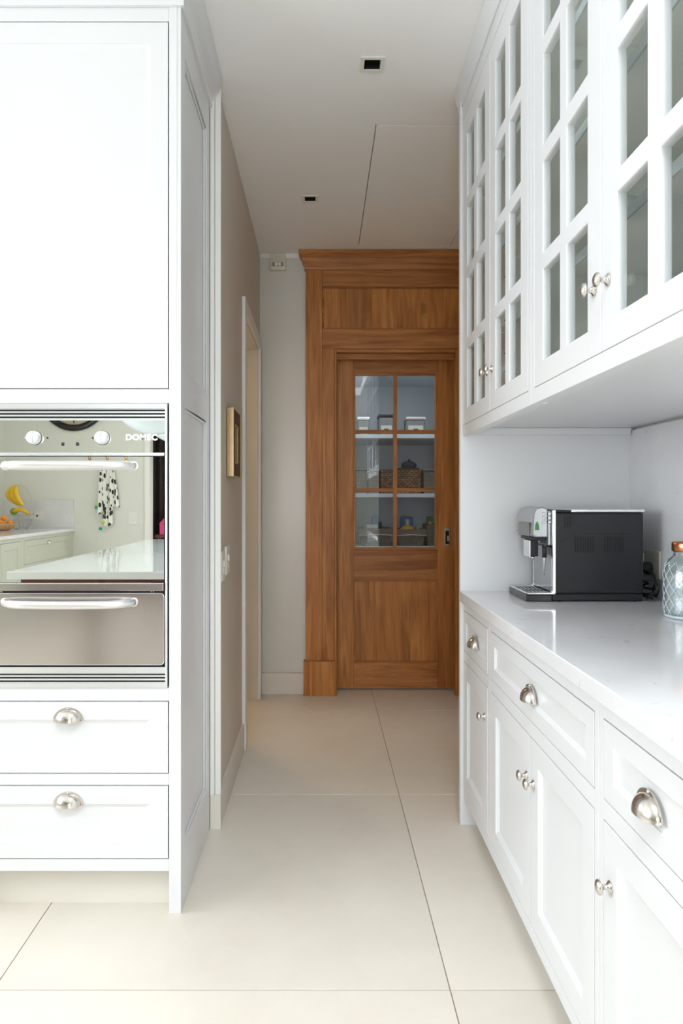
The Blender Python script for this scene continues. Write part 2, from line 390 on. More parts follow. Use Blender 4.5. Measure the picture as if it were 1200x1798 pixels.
def tag(o, label, cat, group=None, kind=None):
    o['label'] = label; o['category'] = cat
    if group: o['group'] = group
    if kind: o['kind'] = kind
    return o
def thing(name, label, cat, loc, group=None, kind=None):
    o = bpy.data.objects.new(name, None); COL.objects.link(o); o.location = loc; o.empty_display_size = 0.1
    return tag(o, label, cat, group, kind)
B = lambda *a: MB().box(*a)
# pixel helpers for surfaces of known depth (only to read sizes off the photo)
px = lambda p, Y: (p - 565) * Y / 1210
pz = lambda q, Y: CAMZ - (q - 878) * Y / 1210

# ================================================================== SETTING
XL, XR, YB, YK, YW, ZC = -4.0, 1.24, -4.4, 2.74, 4.58, 2.92
PW = -0.41                                    # face of passage left wall
# floor: grout bed with large tiles
fl = obj('floor', B(XL-0.15, 1.50, YB-0.9, 6.2, -0.12, -0.004), 'grout'); tag(fl, 'large beige stone tile floor running down the passage', 'floor', kind='structure')
gx = [-4.462 + 1.2*i for i in range(6)]; gy = [-5.392 + 1.2*i for i in range(11)]
for i in range(len(gx)-1):
    for j in range(len(gy)-1):
        x0, x1 = max(gx[i]+0.0016, XL-0.1), min(gx[i+1]-0.0016, 1.45); y0, y1 = max(gy[j]+0.0016, YB-0.85), min(gy[j+1]-0.0016, 6.15)
        if x1 - x0 < 0.03 or y1 - y0 < 0.03: continue
        obj('floor_tile', B(x0, x1, y0, y1, -0.03, 0.0), 'tile', fl, bevel=0.0012)
# ceiling with openings for hatch, lamps and the added light shaft
HX0, HX1, HY0, HY1 = 0.236, 0.83, 3.0, 4.455
lamps = [(0.190, 2.585, 0.030), (-0.062, 3.74, 0.029)]
hs = [(HX0, HX1, HY0, HY1)] + [(x-h, x+h, y-h, y+h) for x, y, h in lamps] + [(-0.7, 0.6, -1.4, 0.6)]
ce = obj('ceiling', MB().holes(lambda u,v,w: (u,v,w), XL-0.15, 1.5, YB-0.15, 6.2, ZC, ZC+0.12, hs), 'ceil'); tag(ce, 'plain white plastered ceiling above passage and kitchen', 'ceiling', kind='structure')
# walls
wl = obj('wall_left', MB().holes(lambda u,v,w: (w,u,v), YB-0.15, YK+0.1, 0, ZC, XL-0.15, XL, [(-0.9, 2.55, 0.72, 2.6)]), 'kwall'); tag(wl, 'pale grey-green kitchen wall with wide window opening', 'wall', kind='structure')
wk = obj('wall_back', MB().holes(lambda u,v,w: (u,w,v), XL, 1.5, 0, ZC, YB-0.15, YB, [(-2.16, -1.25, 0, 2.35), (-1.12, 0.08, 0, 2.4)]), 'kwall'); tag(wk, 'pale grey-green kitchen wall mirrored in the oven door', 'wall', kind='structure')
wr = obj('wall_right', B(XR, XR+0.15, YB, 6.0, 0, ZC), 'kwall'); tag(wr, 'kitchen wall behind the stone splashback', 'wall', kind='structure')
wp = obj('wall_behind_oven', B(XL, PW-0.002, YK, YK+0.14, 0, ZC), 'wall'); tag(wp, 'wall standing behind the tall oven cabinet', 'wall', kind='structure')
wq = obj('wall_passage', MB().holes(lambda u,v,w: (w,u,v), YK-0.03, YW+0.2, 0, ZC, PW-0.15, PW, [(3.62, 4.44, 0, 2.265)]), 'wall'); tag(wq, 'taupe passage wall carrying the small gilt picture', 'wall', kind='structure')
we = obj('wall_end', MB().holes(lambda u,v,w: (u,w,v), PW-0.15, XR, 0, ZC, YW, YW+0.07, [(0.085, 0.93, 0, 2.27)]), 'wallb'); tag(we, 'pale grey sheen wall at the end of the passage', 'wall', kind='structure')
# pantry shell
for nm, bx, lb in (('wall_pantry_back', (-0.6, 1.4, 6.0, 6.1, 0, ZC), 'blue-grey wall at the back of the pantry'),
                   ('wall_pantry_left', (-0.08, -0.02, YW+0.07, 6.0, 0, ZC), 'blue-grey left wall inside the pantry'),
                   ('wall_pantry_right', (1.10, 1.16, YW+0.07, 6.0, 0, ZC), 'blue-grey right wall inside the pantry')):
    o = obj(nm, B(*bx), 'shelfpaint'); tag(o, lb, 'wall', kind='structure')
# small space behind the side doorway
o = obj('wall_side_room', MB().box(-1.6, -1.5, YK+0.14, 5.0, 0, ZC).box(-1.5, PW-0.15, YW+0.2, 5.0, 0, ZC), 'cream'); tag(o, 'cream wall of the room behind the side doorway', 'wall', kind='structure')

# skirtings
def skirting(nm, mb, lb): return tag(obj(nm, mb, 'skirt', bevel=0.0015), lb, 'skirting', kind='structure')
skirting('baseboard_left', B(PW, PW+0.014, YK-0.03, 3.54, 0, 0.135), 'cream skirting along the taupe passage wall')
skirting('baseboard_end', B(PW, -0.118, YW-0.022, YW, 0, 0.14), 'cream skirting on pale end wall beside timber post')
skirting('baseboard_pier', MB().box(-0.436, PW+0.016, YK-0.052, YK-0.03, 0, 0.135), 'short cream skirting block beside the oven cabinet')
# white vertical end trim where the wall meets the oven cabinet
t1 = thing('trim_1', 'tall white corner trim between oven cabinet and passage wall', 'trim', (-0.42, YK-0.04, 0.135), kind='structure')
obj('fillet', B(-0.436, -0.418, YK-0.055, YK-0.03, 0.135, ZC-0.0), 'white', t1, bevel=0.003)
obj('corner_board', B(-0.417, PW+0.016, YK-0.050, YK-0.03, 0.135, ZC-0.0), 'white', t1, bevel=0.002)
# thin white shadow strip on top of end wall
tag(obj('trim_2', B(PW, -0.14, YW-0.012, YW, ZC-0.032, ZC-0.001), 'white'), 'thin white cornice strip at top of end wall', 'trim', kind='structure')

# side doorway in passage wall
d2 = thing('door_2', 'white cased doorway in the taupe passage wall', 'doorway', (PW, 4.0, 0), kind='structure')
obj('casing', B(PW, PW+0.018, 3.545, 3.625, 0.13, 2.335), 'white', d2, bevel=0.003)
obj('casing', B(PW, PW+0.018, 4.435, 4.505, 0.0, 2.335), 'white', d2, bevel=0.003)
obj('casing', B(PW, PW+0.017, 3.625, 4.435, 2.26, 2.335), 'white', d2, bevel=0.003)
obj('plinth_block', B(PW, PW+0.021, 3.54, 3.63, 0, 0.13), 'white', d2, bevel=0.002)
obj('jamb', B(PW-0.15, PW, 4.425, 4.44, 0, 2.26), 'cream', d2)
obj('jamb', B(PW-0.15, PW, 3.62, 3.635, 0, 2.26), 'cream', d2)
obj('jamb', B(PW-0.15, PW, 3.635, 4.425, 2.25, 2.265), 'cream', d2)
# lamp of the room behind the doorway
srl = thing('wall_lamp', 'warm globe lamp in the room behind the side doorway', 'lamp', (-1.1, 4.55, 2.3))
obj('globe', MB().ball((-1.1, 4.55, 2.3), 0.10), 'warmlamp', srl); obj('stem', MB().tube([(-1.1, 4.55, 2.395), (-1.1, 4.55, ZC-0.001)], 0.008, 8), 'brass', srl)

# windows behind the camera, and an added roof shaft for top light
w1 = thing('window_1', 'wide white framed window in the left kitchen wall', 'window', (XL-0.08, 0.82, 0.72), kind='structure')
wps = [(-0.84+i*1.13, -0.84+i*1.13+1.06) for i in range(3)]
obj('window_frame', MB().holes(lambda u,v,w: (w,u,v), -0.9, 2.55, 0.72, 2.6, XL-0.10, XL-0.05, [(a, b, 0.78, 2.54) for a, b in wps]), 'white', w1)
for a, b in wps: obj('pane', B(XL-0.078, XL-0.073, a, b, 0.78, 2.54), 'glass', w1)
obj('window_sill', B(XL-0.02, XL+0.06, -0.96, 2.6, 0.69, 0.72), 'white', w1)
w2 = thing('window_2', 'white framed glazed garden door behind the viewer', 'window', (-0.52, YB-0.08, 0), kind='structure')
obj('window_frame', MB().holes(lambda u,v,w: (u,w,v), -1.12, 0.08, 0, 2.4, YB-0.10, YB-0.05, [(-1.06, -0.55, 0.1, 2.34), (-0.49, 0.02, 0.1, 2.34)]), 'white', w2)
for a, b in ((-1.06, -0.55), (-0.49, 0.02)): obj('pane', B(a, b, YB-0.078, YB-0.073, 0.1, 2.34), 'glass', w2)
w3 = thing('fill_shaft', 'added deep grey shaft for top light in the kitchen ceiling, unseen', 'window', (-0.05, -0.4, ZC), kind='structure')  # unseen shaft added for top light, deep to spare the upper oven cabinet
RX0, RX1, RY0, RY1, RZ = -0.7, 0.6, -1.4, 0.6, 3.9
for bx in ((RX0-0.05, RX0, RY0-0.05, RY1+0.05), (RX1, RX1+0.05, RY0-0.05, RY1+0.05), (RX0, RX1, RY0-0.05, RY0), (RX0, RX1, RY1, RY1+0.05)):
    obj('shaft_board', B(*bx, ZC+0.1205, 4.2), 'shaft', w3)
obj('window_frame', MB().holes(lambda u,v,w: (u,v,w), RX0, RX1, RY0, RY1, RZ, RZ+0.05, [(RX0+0.05, RX1-0.05, RY0+0.05, -0.43), (RX0+0.05, RX1-0.05, -0.37, RY1-0.05)]), 'white', w3)
for a, b in ((RY0+0.05, -0.43), (-0.37, RY1-0.05)): obj('pane', B(RX0+0.05, RX1-0.05, a, b, RZ+0.02, RZ+0.025), 'glass', w3)
# ceiling hatch
ch = thing('ceiling_hatch', 'two flush white access panels in the passage ceiling', 'hatch', (HX0, HY0, ZC), kind='structure')
g = 0.004
obj('hatch_panel', B(HX0+g, HX1-g, HY0+0.008, 3.737, ZC, ZC+0.02), 'ceil', ch, bevel=0.001)
obj('hatch_panel', B(HX0+g, HX1-g, 3.743, HY1-0.006, ZC, ZC+0.02), 'ceil', ch, bevel=0.001)
obj('backing', B(HX0, HX1, HY0, HY1, ZC+0.03, ZC+0.05), 'blackin', ch)
# recessed lamps
for k, (x, y, h) in enumerate(lamps):
    t = thing('downlight', ['square recessed ceiling downlight nearest the kitchen, larger in view', 'square recessed ceiling downlight farther down the passage, near timber door'][k], 'downlight', (x, y, ZC), 'recessed square downlights')
    o_ = 0.0155
    obj('bezel', MB().holes(lambda u,v,w: (u,v,w), x-h-o_, x+h+o_, y-h-o_, y+h+o_, ZC-0.004, ZC-0.0003, [(x-h, x+h, y-h, y+h)]), 'plate', t, bevel=0.001)
    obj('housing', MB().box(x-h, x-h+0.002, y-h, y+h, ZC, ZC+0.09).box(x+h-0.002, x+h, y-h, y+h, ZC, ZC+0.09).box(x-h, x+h, y-h, y-h+0.002, ZC, ZC+0.09).box(x-h, x+h, y+h-0.002, y+h, ZC, ZC+0.09).box(x-h, x+h, y-h, y+h, ZC+0.09, ZC+0.095), 'blackin', t)
    obj('lamp', MB().lathe([(0.024, 0), (0.024, 0.012), (0.012, 0.03)], (x, y+0.004, ZC+0.055), n=20), 'gloss_black', t)

# ================================================================== handles shared meshes
def cup_pull_mesh():
    a, b, d = 0.041, 0.037, 0.026; mb = MB(); nu, nv = 20, 8
    def srf(a, b, d):
        return [[(a*cos(pi*i/nu), -d*sin(pi*i/nu)*sin(pi/2*j/nv), b*sin(pi*i/nu)*cos(pi/2*j/nv)) for j in range(nv+1)] for i in range(nu+1)]
    for q in (srf(a, b, d), srf(a-0.002, b-0.002, d-0.002)):
        vs = [p for r in q for p in r]; mb.add(vs, [(i*(nv+1)+j, (i+1)*(nv+1)+j, (i+1)*(nv+1)+j+1, i*(nv+1)+j+1) for i in range(nu) for j in range(nv)], True)
    o, i_ = srf(a, b, d), srf(a-0.002, b-0.002, d-0.002)
    vs = [o[i][nv] for i in range(nu+1)] + [i_[i][nv] for i in range(nu+1)]
    mb.add(vs, [(i, i+1, nu+2+i, nu+1+i) for i in range(nu)])
    # flange against the drawer and three rivets
    A, Bq = 0.0475, 0.0425
    out = [(A*cos(pi*i/nu), Bq*sin(pi*i/nu)) for i in range(nu+1)]; inn = [((a-0.001)*cos(pi*i/nu), (b-0.001)*sin(pi*i/nu)) for i in range(nu+1)]
    vs = [(x, -0.0025, z) for x, z in out] + [(x, -0.0025, z) for x, z in inn] + [(x, 0, z) for x, z in out]
    mb.add(vs, [(i, i+1, nu+2+i, nu+1+i) for i in range(nu)] + [(i, 2*nu+2+i, 2*nu+3+i, i+1) for i in range(nu)])
    mb.lathe([(0.003, 0), (0.003, -0.004), (0.001, -0.0052)], (0.0435, 0, 0.004), 'y', 10); mb.lathe([(0.003, 0), (0.003, -0.004), (0.001, -0.0052)], (-0.0435, 0, 0.004), 'y', 10)
    mb.lathe([(0.003, 0), (0.003, -0.004), (0.001, -0.0052)], (0, 0, 0.0395), 'y', 10)
    me = bpy.data.meshes.new('cup_pull'); me.from_pydata(mb.v, [], mb.f); me.polygons.foreach_set('use_smooth', mb.smooth)
    me.materials.append(M['nickel']); return me
CUP = cup_pull_mesh()
CUPX = CUP.copy(); CUPX.transform(Matrix.Rotation(radians(-90), 4, 'Z'))      # faces -X
def knob_mesh(ax='x'):
    prof = [(0.0135, 0), (0.0135, 0.002), (0.009, 0.005), (0.006, 0.009), (0.0055, 0.015), (0.008, 0.019), (0.0155, 0.0215), (0.0165, 0.0235), (0.015, 0.027), (0.010, 0.030), (0.004, 0.0315)]
    me = MB().lathe([(r*0.9, h*0.92) for r, h in prof], (0,0,0), ax, 24, -1).mesh('knob'); me.materials.append(M['nickel']); return me
KNOBX = knob_mesh('x')

# ================================================================== TALL OVEN CABINET
F = 2.14
qx = lambda p: (p-565)/565.43; qz = lambda q: CAMZ-(q-878)/565.43
fY = lambda u, v, w: (u, F-w, v)
CX0, CX1 = -1.133, -0.437
tc = thing('oven_cabinet', 'tall white panelled cabinet housing the mirror-fronted oven', 'cabinet', ((CX0+CX1)/2, 2.42, 0))
IX1 = -0.474; IX0 = CX0+0.037
# side panel facing the passage, two sunk fields
fX = lambda u, v, w: (CX1+w, u, v)
sp = MB()
sp.box(CX1-0.037, CX1-0.013, F, 2.684, 0, 2.86)
sp.holes(fX, F, 2.684, 0, 2.86, -0.013, 0, [(2.205, 2.62, 0.185, 1.585), (2.205, 2.62, 1.69, 2.70)])
obj('side_panel', sp, 'lacquer', tc, bevel=0.001)
for a, b in ((0.185, 1.585), (1.69, 2.70)):          # bead along the sunk fields
    bd = MB(); t = 0.012
    for (u0, u1, v0, v1) in ((2.205, 2.205+t, a, b), (2.62-t, 2.62, a, b), (2.205, 2.62, a, a+t), (2.205, 2.62, b-t, b)):
        bd.box(CX1-0.0135, CX1-0.005, u0, u1, v0, v1)
    obj('bead', bd, 'lacquer', tc, bevel=0.004)
obj('side_panel', B(CX0, CX0+0.037, F, 2.684, 0, 2.86), 'lacquer', tc, bevel=0.001)
obj('carcass', MB().box(IX0, IX1-0.0002, 2.60, 2.684, 0.10, 2.86).box(IX0, IX1-0.0002, F+0.03, 2.60, 2.81, 2.86).box(IX0, IX1-0.0002, F+0.03, 2.60, qz(708)+0.008, qz(690)).box(IX0, IX1-0.0002, F+0.03, 2.60, qz(1224), qz(1208)-0.008), 'lacquer', tc)
for a, b in ((2.86, qz(38)+0.002), (qz(682)-0.002, qz(708)), (qz(1208), qz(1232)+0.002), (qz(1358)-0.002, qz(1380)+0.002), (qz(1508)-0.002, qz(1530))):
    obj('face_rail', B(IX0, IX1-0.0004, F+0.001, F+0.026, b, a), 'lacquer', tc, bevel=0.0012)
obj('plinth', B(IX0, IX1-0.0002, 2.20, 2.225, 0, qz(1530)-0.002), 'skirt', tc)
gp = 0.0026
dr = obj('cabinet_door', MB().shaker(fY, IX0+gp, IX1-gp-0.001, qz(682)+0.001, qz(38)-0.002, 0.022, (0.055, 0.055, 0.048, 0.066), 0.006, 0.012), 'lacquer', tc, bevel=0.001)
for za, zb, zp in ((1232, 1358, 1266), (1380, 1508, 1414)):
    d = obj('drawer', MB().shaker(fY, IX0+gp, IX1-gp-0.001, qz(zb)+0.001, qz(za)-0.001, 0.022, (0.058, 0.058, 0.048, 0.056), 0.007, 0.012), 'lacquer', tc, bevel=0.001)
    inst('cup_pull', CUP, d, (qx(120), F-0.0003, qz(zp)))
# black sheets standing in for the shade behind the gaps
obj('gap_shade', B(IX0+0.001, IX1-0.001, F+0.028, F+0.032, qz(1530)+0.01, qz(1226)), 'blackin', tc)
obj('gap_shade', B(IX0+0.001, IX1-0.001, F+0.028, F+0.032, qz(686), 2.80), 'blackin', tc)
# crown moulding mitred round front and side
cp = [(0, 2.815), (0.010, 2.815), (0.012, 2.835), (0.020, 2.850), (0.036, 2.872), (0.046, 2.895), (0.052, 2.9185), (0, 2.9185)]
cr = MB(); n = len(cp)
pa = [(CX0-0.0, F-o, z) for o, z in cp]; pb = [(CX1+o, F-o, z) for o, z in cp]; pc = [(CX1+o, 2.684, z) for o, z in cp]
cr.add(pa+pb+pc, [(i, (i+1) % n, n+(i+1) % n, n+i) for i in range(n)] + [(n+i, n+(i+1) % n, 2*n+(i+1) % n, 2*n+i) for i in range(n)] + [tuple(range(n)), tuple(range(3*n-1, 2*n-1, -1))])
obj('crown_moulding', cr, 'lacquer', tc)

# ================================================================== OVEN
OX0, OX1 = qx(-52), qx(294.5); OZ0, OZ1 = qz(1207), qz(709)
ov = thing('wall_oven', 'mirror-fronted built-in oven with warming drawer and silver handles', 'oven', ((OX0+OX1)/2, 2.35, OZ0))
obj('oven_body', B(OX0+0.01, OX1-0.01, F+0.012, 2.58, OZ0+0.004, OZ1-0.004), 'black', ov)
obj('surround', MB().holes(fY, OX0, OX1, OZ0, OZ1, -0.010, 0.006, [(OX0+0.006, OX1-0.0065, qz(1199), qz(718))]), 'alu', ov, bevel=0.0015)
IXa, IXb = OX0+0.006, OX1-0.0065
obj('vent_backing', B(IXa, IXb, F+0.0006, F+0.011, qz(738), qz(718)), 'blackin', ov)
obj('vent_backing', B(IXa, IXb, F+0.0006, F+0.011, qz(1199), qz(1180)), 'blackin', ov)
for a, b in ((718, 719.3), (722.3, 725.2), (728.3, 731.3), (734.5, 738.3), (1171, 1182.6), (1185.4, 1188.4), (1191.2, 1194.4), (1197.2, 1199)):
    obj('vent_bar', B(IXa, IXb, F-0.0022, F+0.0005, qz(b), qz(a)), 'alu', ov, bevel=0.0005)
Yg = F-0.003
obj('control_panel', B(IXa, IXb+0.0002, Yg, F+0.010, qz(795), qz(738.4)), 'mirror', ov)
obj('control_trim', B(IXa, IXb-0.002, Yg-0.006, F+0.008, qz(800.5), qz(795.2)), 'alu', ov, bevel=0.001)
for p in (62, 181):
    k = obj('control_knob', MB().lathe([(0.0205, 0.0), (0.0215, 0.003), (0.0215, 0.006), (0.0195, 0.008), (0.0195, 0.020), (0.0175, 0.0235), (0.004, 0.0245)], (qx(p), Yg, qz(769)), 'y', 32, -1), 'knobmetal', ov)
    obj('knob_ring', MB().lathe([(0.0225, 0), (0.0225, 0.003), (0.0205, 0.0035)], (qx(p), Yg, qz(769)), 'y', 32, -1), 'black', k)
    obj('grip_bar', B(qx(p)-0.004, qx(p)+0.004, Yg-0.031, Yg-0.023, qz(769)-0.018, qz(769)+0.018), 'knobmetal', k, bevel=0.0018)
for p, q, r in ((84.5, 769, 0.0032), (164, 769, 0.0032), (111.5, 780, 0.0058), (137, 780, 0.0058), (45, 769, 0.002)):
    obj('indicator_lamp', MB().lathe([(r, 0), (r, 0.003), (r*0.6, 0.005), (0.0005, 0.0055)], (qx(p), Yg, qz(q)), 'y', 16, -1), 'gloss_black' if r > 0.0025 else 'plate', ov)
def lettering(txt, x0, x1, z0, z1, y, m, parent):
    cu = bpy.data.curves.new('lettering', 'FONT'); cu.body = txt; cu.extrude = 0.02; cu.offset = 0.045; cu.space_character = 1.12
    to = bpy.data.objects.new('lettering', cu); COL.objects.link(to)
    dg = bpy.context.evaluated_depsgraph_get(); me = bpy.data.meshes.new_from_object(to.evaluated_get(dg))
    COL.objects.unlink(to); bpy.data.objects.remove(to)
    X = [v.co.x for v in me.vertices]; Y = [v.co.y for v in me.vertices]
    ax, bx_, ay, by = min(X), max(X), min(Y), max(Y); r = Vector(root_of(parent).location)
    for v in me.vertices:
        v.co = Vector((x0+(v.co.x-ax)/(bx_-ax)*(x1-x0), y-(v.co.z+0.02)*0.05, z0+(v.co.y-ay)/(by-ay)*(z1-z0))) - r
    me.materials.clear(); me.materials.append(M[m]); o = bpy.data.objects.new('lettering', me); COL.objects.link(o); o.parent = parent
    return o
lettering('DOMEC', qx(222), qx(277), qz(773.5), qz(762.5), Yg-0.0004, 'letters', ov)
od = obj('oven_door', B(IXa, IXb-0.004, Yg, F+0.010, qz(1023), qz(802)), 'mirror', ov)
obj('door_sill', B(IXa, IXb-0.004, Yg-0.010, F+0.008, qz(1036.5), qz(1023.3)), 'steel', od, bevel=0.0015)
def bow_handle(z, sag, parent):
    a, b = qx(3), qx(242.5); pts = []; n = 36
    for i in range(n+1):
        t = i/n; s_ = 2*t-1
        pr = 0.045*(1-abs(s_)**8)
        pts.append((a+0.013+(b-a-0.026)*t, Yg-0.004-pr+0.004, z-sag*(1-s_*s_)))
    h = obj('handle', MB().tube(pts, 0.0128, 16), 'satin', parent)
    obj('end_cap', MB().lathe([(0.0145, 0), (0.0145, 0.003), (0.013, 0.004)], (a+0.0135, Yg, z), 'y', 20, -1), 'satin', h)
    obj('end_cap', MB().lathe([(0.0145, 0), (0.0145, 0.003), (0.013, 0.004)], (b-0.0135, Yg, z), 'y', 20, -1), 'satin', h)
bow_handle(qz(817.5), 0.0, od)
# warming drawer with rounded corners
def rrect(x0, x1, z0, z1, r, n=6):
    P = []
    for cx, cz, a0 in ((x1-r, z1-r, 0), (x0+r, z1-r, 90), (x0+r, z0+r, 180), (x1-r, z0+r, 270)):
        for i in range(n+1): P.append((cx+r*cos(radians(a0+90*i/n)), cz+r*sin(radians(a0+90*i/n))))
    return P
wd = obj('warming_drawer', MB().prism(rrect(IXa, IXb-0.004, qz(1167), qz(1041.5), 0.012), lambda p,q,t: (p,t,q), Yg, F+0.010), 'steel', ov)
R1 = rrect(IXa, IXb-0.004, qz(1167), qz(1041.5), 0.012)
obj('edge_bead', MB().tube([(p, Yg-0.0002, q) for p, q in R1], 0.0013, 6, True), 'chrome', wd)
bow_handle(qz(1057), 0.003, wd)
obj('side_gasket', B(IXb-0.0035, IXb, Yg+0.001, F+0.011, qz(1170), qz(800.5)), 'gloss_black', ov)
for p in (2, 4, 266, 270):
    obj('rivet', MB().lathe([(0.002, 0), (0.0015, 0.002)], (qx(p), F+0.011-0.012, qz(1039)), 'y', 8, -1), 'chrome', ov)

# ================================================================== RIGHT BASE CABINETS
XF = 0.56
fR = lambda u, v, w: (XF-w, u, v)
bays = [('base_cabinet', 2.722, 2.302, 'white base cabinet with one narrow door, at the far end against the end panel'),
        ('base_cabinet', 2.302, 1.392, 'wide white base cabinet with double doors below one long drawer'),
        ('base_cabinet', 1.392, 0.962, 'white base cabinet with one narrow door, nearest the viewer')]
ZD0, ZD1, ZR0, ZR1, ZT = 0.149, 0.652, 0.692, 0.852, 0.886
for k, (nm, ya, yb, lb) in enumerate(bays):
    c = thing(nm, lb, 'cabinet', (0.9, (ya+yb)/2, 0), 'white base cabinets along the right wall')
    e = 0.0005
    sl = 0.010 if k == 0 else 0.02       # stile next to the panel / shared
    dA, dB = ya - (0.004 if k == 0 else 0.022), yb + (0.022 if k < 2 else 0.02)
    obj('face_frame', MB().holes(lambda u,v,w: (XF-w, u, v), yb+e, ya-e, 0.111, ZT, -0.024, -0.0005, [(dB, dA, ZD0, ZD1), (dB, dA, ZR0, ZR1)]), 'lacquer', c, bevel=0.001)
    obj('carcass', MB().box(XF+0.026, 1.225, yb+e, yb+0.018, 0.111, ZT).box(XF+0.026, 1.225, ya-0.018, ya-e, 0.111, ZT).box(XF+0.026, 1.225, yb+0.018, ya-0.018, 0.111, 0.129).box(1.207, 1.225, yb+0.018, ya-0.018, 0.129, ZT), 'lacquer', c)
    obj('shadow_liner', B(XF+0.0285, XF+0.032, yb+0.019, ya-0.019, 0.131, ZT-0.004), 'cabin', c)
    obj('toe_kick', B(XF+0.085, XF+0.10, yb+e, ya-e, 0, 0.111), 'lacquer', c)
    gq = 0.0022
    d = obj('drawer', MB().shaker(fR, dB+gq, dA-gq, ZR0+gq, ZR1-gq, 0.022, (0.045, 0.045, 0.042, 0.042), 0.007, 0.010), 'lacquer', c, bevel=0.001)
    inst('cup_pull', CUPX, d, (XF-0.0003, (dA+dB)/2, 0.748))
    leaves = [(dB, dA)] if k != 1 else [(dB, (dA+dB)/2), ((dA+dB)/2, dA)]
    for m_, (a, b) in enumerate(leaves):
        dd = obj('cabinet_door', MB().shaker(fR, a+gq, b-gq, ZD0+gq, ZD1-gq, 0.022, (0.062, 0.062, 0.062, 0.062), 0.009, 0.012), 'lacquer', c, bevel=0.001)
        ky = {0: a+0.035, 2: b-0.035}.get(k, b-0.03 if m_ == 0 else a+0.03)
        inst('knob', KNOBX, dd, (XF-0.0003, ky, 0.545 if k == 0 else (0.535 if k == 1 else 0.535)))
# end panel carrying worktop and wall cabinets
ep = MB().box(0.548, XR-0.0005, 2.7225, 2.75, 0, ZC-0.001)
tag(obj('end_panel', ep, 'lacquer', bevel=0.002), 'full-height white panel closing the far end of right cabinets', 'panel')
# worktop
tag(obj('worktop', B(0.545, XR-0.022, 0.93, 2.722, 0.8865, 0.926), 'quartz', bevel=0.0025), 'pale grey polished stone worktop on the right cabinets', 'worktop')
sb = obj('splashback', B(XR-0.020, XR-0.0005, 0.93, 2.722, 0.9262, 1.559), 'quartz'); tag(sb, 'flecked grey stone splashback behind the coffee machine', 'splashback')

# ================================================================== RIGHT WALL CABINETS
XU = 0.557
fU = lambda u, v, w: (XU-w, u, v)
units = [(2.722, 1.832, [(2.712, 2.2805), (2.2805, 1.858)], 'far white wall cabinet with two glazed doors, beside the timber door'),
         (1.832, 0.93, [(1.806, 1.373), (1.373, 0.94)], 'near white wall cabinet with two glazed doors, above the worktop front')]
ZB, ZG, ZTOP = 1.538, 1.578, 2.778
rows = [(1.638, 1.866), (1.908, 2.136), (2.178, 2.406), (2.448, 2.692)]
for k, (ya, yb, doors, lb) in enumerate(units):
    c = thing('wall_cabinet', lb, 'cabinet', (0.9, (ya+yb)/2, ZB), 'white glazed wall cabinets')
    e = 0.0005
    obj('face_frame', MB().holes(fU, yb+e, ya-e, ZB, 2.86, -0.022, 0, [(doors[1][1], doors[0][0], ZG, ZTOP)]), 'lacquer', c, bevel=0.0012)
    obj('side_board', B(XU+0.0225, XR-0.0005, ya-0.02, ya-e, 1.5925, 2.84), 'cabin', c)
    obj('side_board', B(XU+0.0225, XR-0.0005, yb+e, yb+0.02, 1.5925, 2.84), 'cabin', c)
    obj('bottom_board', B(XU+0.0225, XR-0.0005, yb+0.0001, ya-0.0001, 1.569, 1.592), 'lacquer', c)
    obj('top_board', B(XU+0.0225, XR-0.0005, yb+0.02, ya-0.02, 2.80, 2.84), 'cabin', c)
    obj('back_board', B(XR-0.012, XR-0.0005, yb+0.02, ya-0.02, 1.592, 2.80), 'cabin', c)
    lr = MB().box(XR-0.045, XR-0.021, yb+e, ya-0.024, 1.548, 1.5685)
    if k == 0: lr = MB().box(XU+0.0225, XR-0.025, ya-0.020, ya-e, 1.541, 1.5685)
    if k == 0: obj('light_rail', lr, 'lacquer', c, bevel=0.002)
    obj('light_rail', B(XU+0.0225, XU+0.045, yb+e, ya-0.021, 1.541, 1.5685), 'lacquer', c, bevel=0.002)
    for z in (1.886, 2.19, 2.49):
        s_ = obj('shelf', B(0.64, XR-0.0125, yb+0.0205, ya-0.0205, z-0.010, z+0.008), 'cabin', c)
        obj('edge_strip', B(0.634, 0.6395, yb+0.022, ya-0.022, z-0.016, z+0.008), 'bluepot', s_)
    for z in (1.70, 1.79, 1.86, 1.99, 2.08, 2.16, 2.29, 2.38):
        for x in (0.72,):
            obj('shelf_pin', MB().lathe([(0.0035, 0), (0.003, 0.0015)], (x, ya-0.0203, z), 'y', 8, -1), 'black', c)
    for m_, (a1, a0) in enumerate(doors):
        g = 0.0018; u0, u1 = a0+g, a1-g; st, mt = 0.070, 0.045
        pw = (u1-u0-2*st-mt)/2; cols = [(u0+st, u0+st+pw), (u1-st-pw, u1-st)]
        hsx = [(p, q, r0, r1) for p, q in cols for r0, r1 in rows]
        mb = MB().holes(fU, u0, u1, ZG+g, ZTOP-g, -0.021, -0.0003, hsx)
        d = obj('glazed_door', mb, 'lacquer', c, bevel=0.0025)
        for p, q, r0, r1 in hsx:
            obj('pane', B(XU+0.0075, XU+0.0105, p, q, r0, r1), 'glass', d)
        inst('knob', KNOBX, d, (XU-0.0002, (u0+0.032) if m_ == 0 else (u1-0.032), 1.713))
# crown over the wall cabinets
cq = [(0, 2.8605), (0, 2.838), (0.004, 2.838), (0.006, 2.856), (0.012, 2.872), (0.018, 2.893), (0.023, 2.9185), (-0.02, 2.9185), (-0.02, 2.8605)]
tag(obj('trim_3', MB().prism(cq, lambda p,q,t: (XU-0.0005-p, t, q), 0.93, 2.775), 'lacquer'), 'white crown moulding running above the glazed wall cabinets', 'moulding', kind='structure')

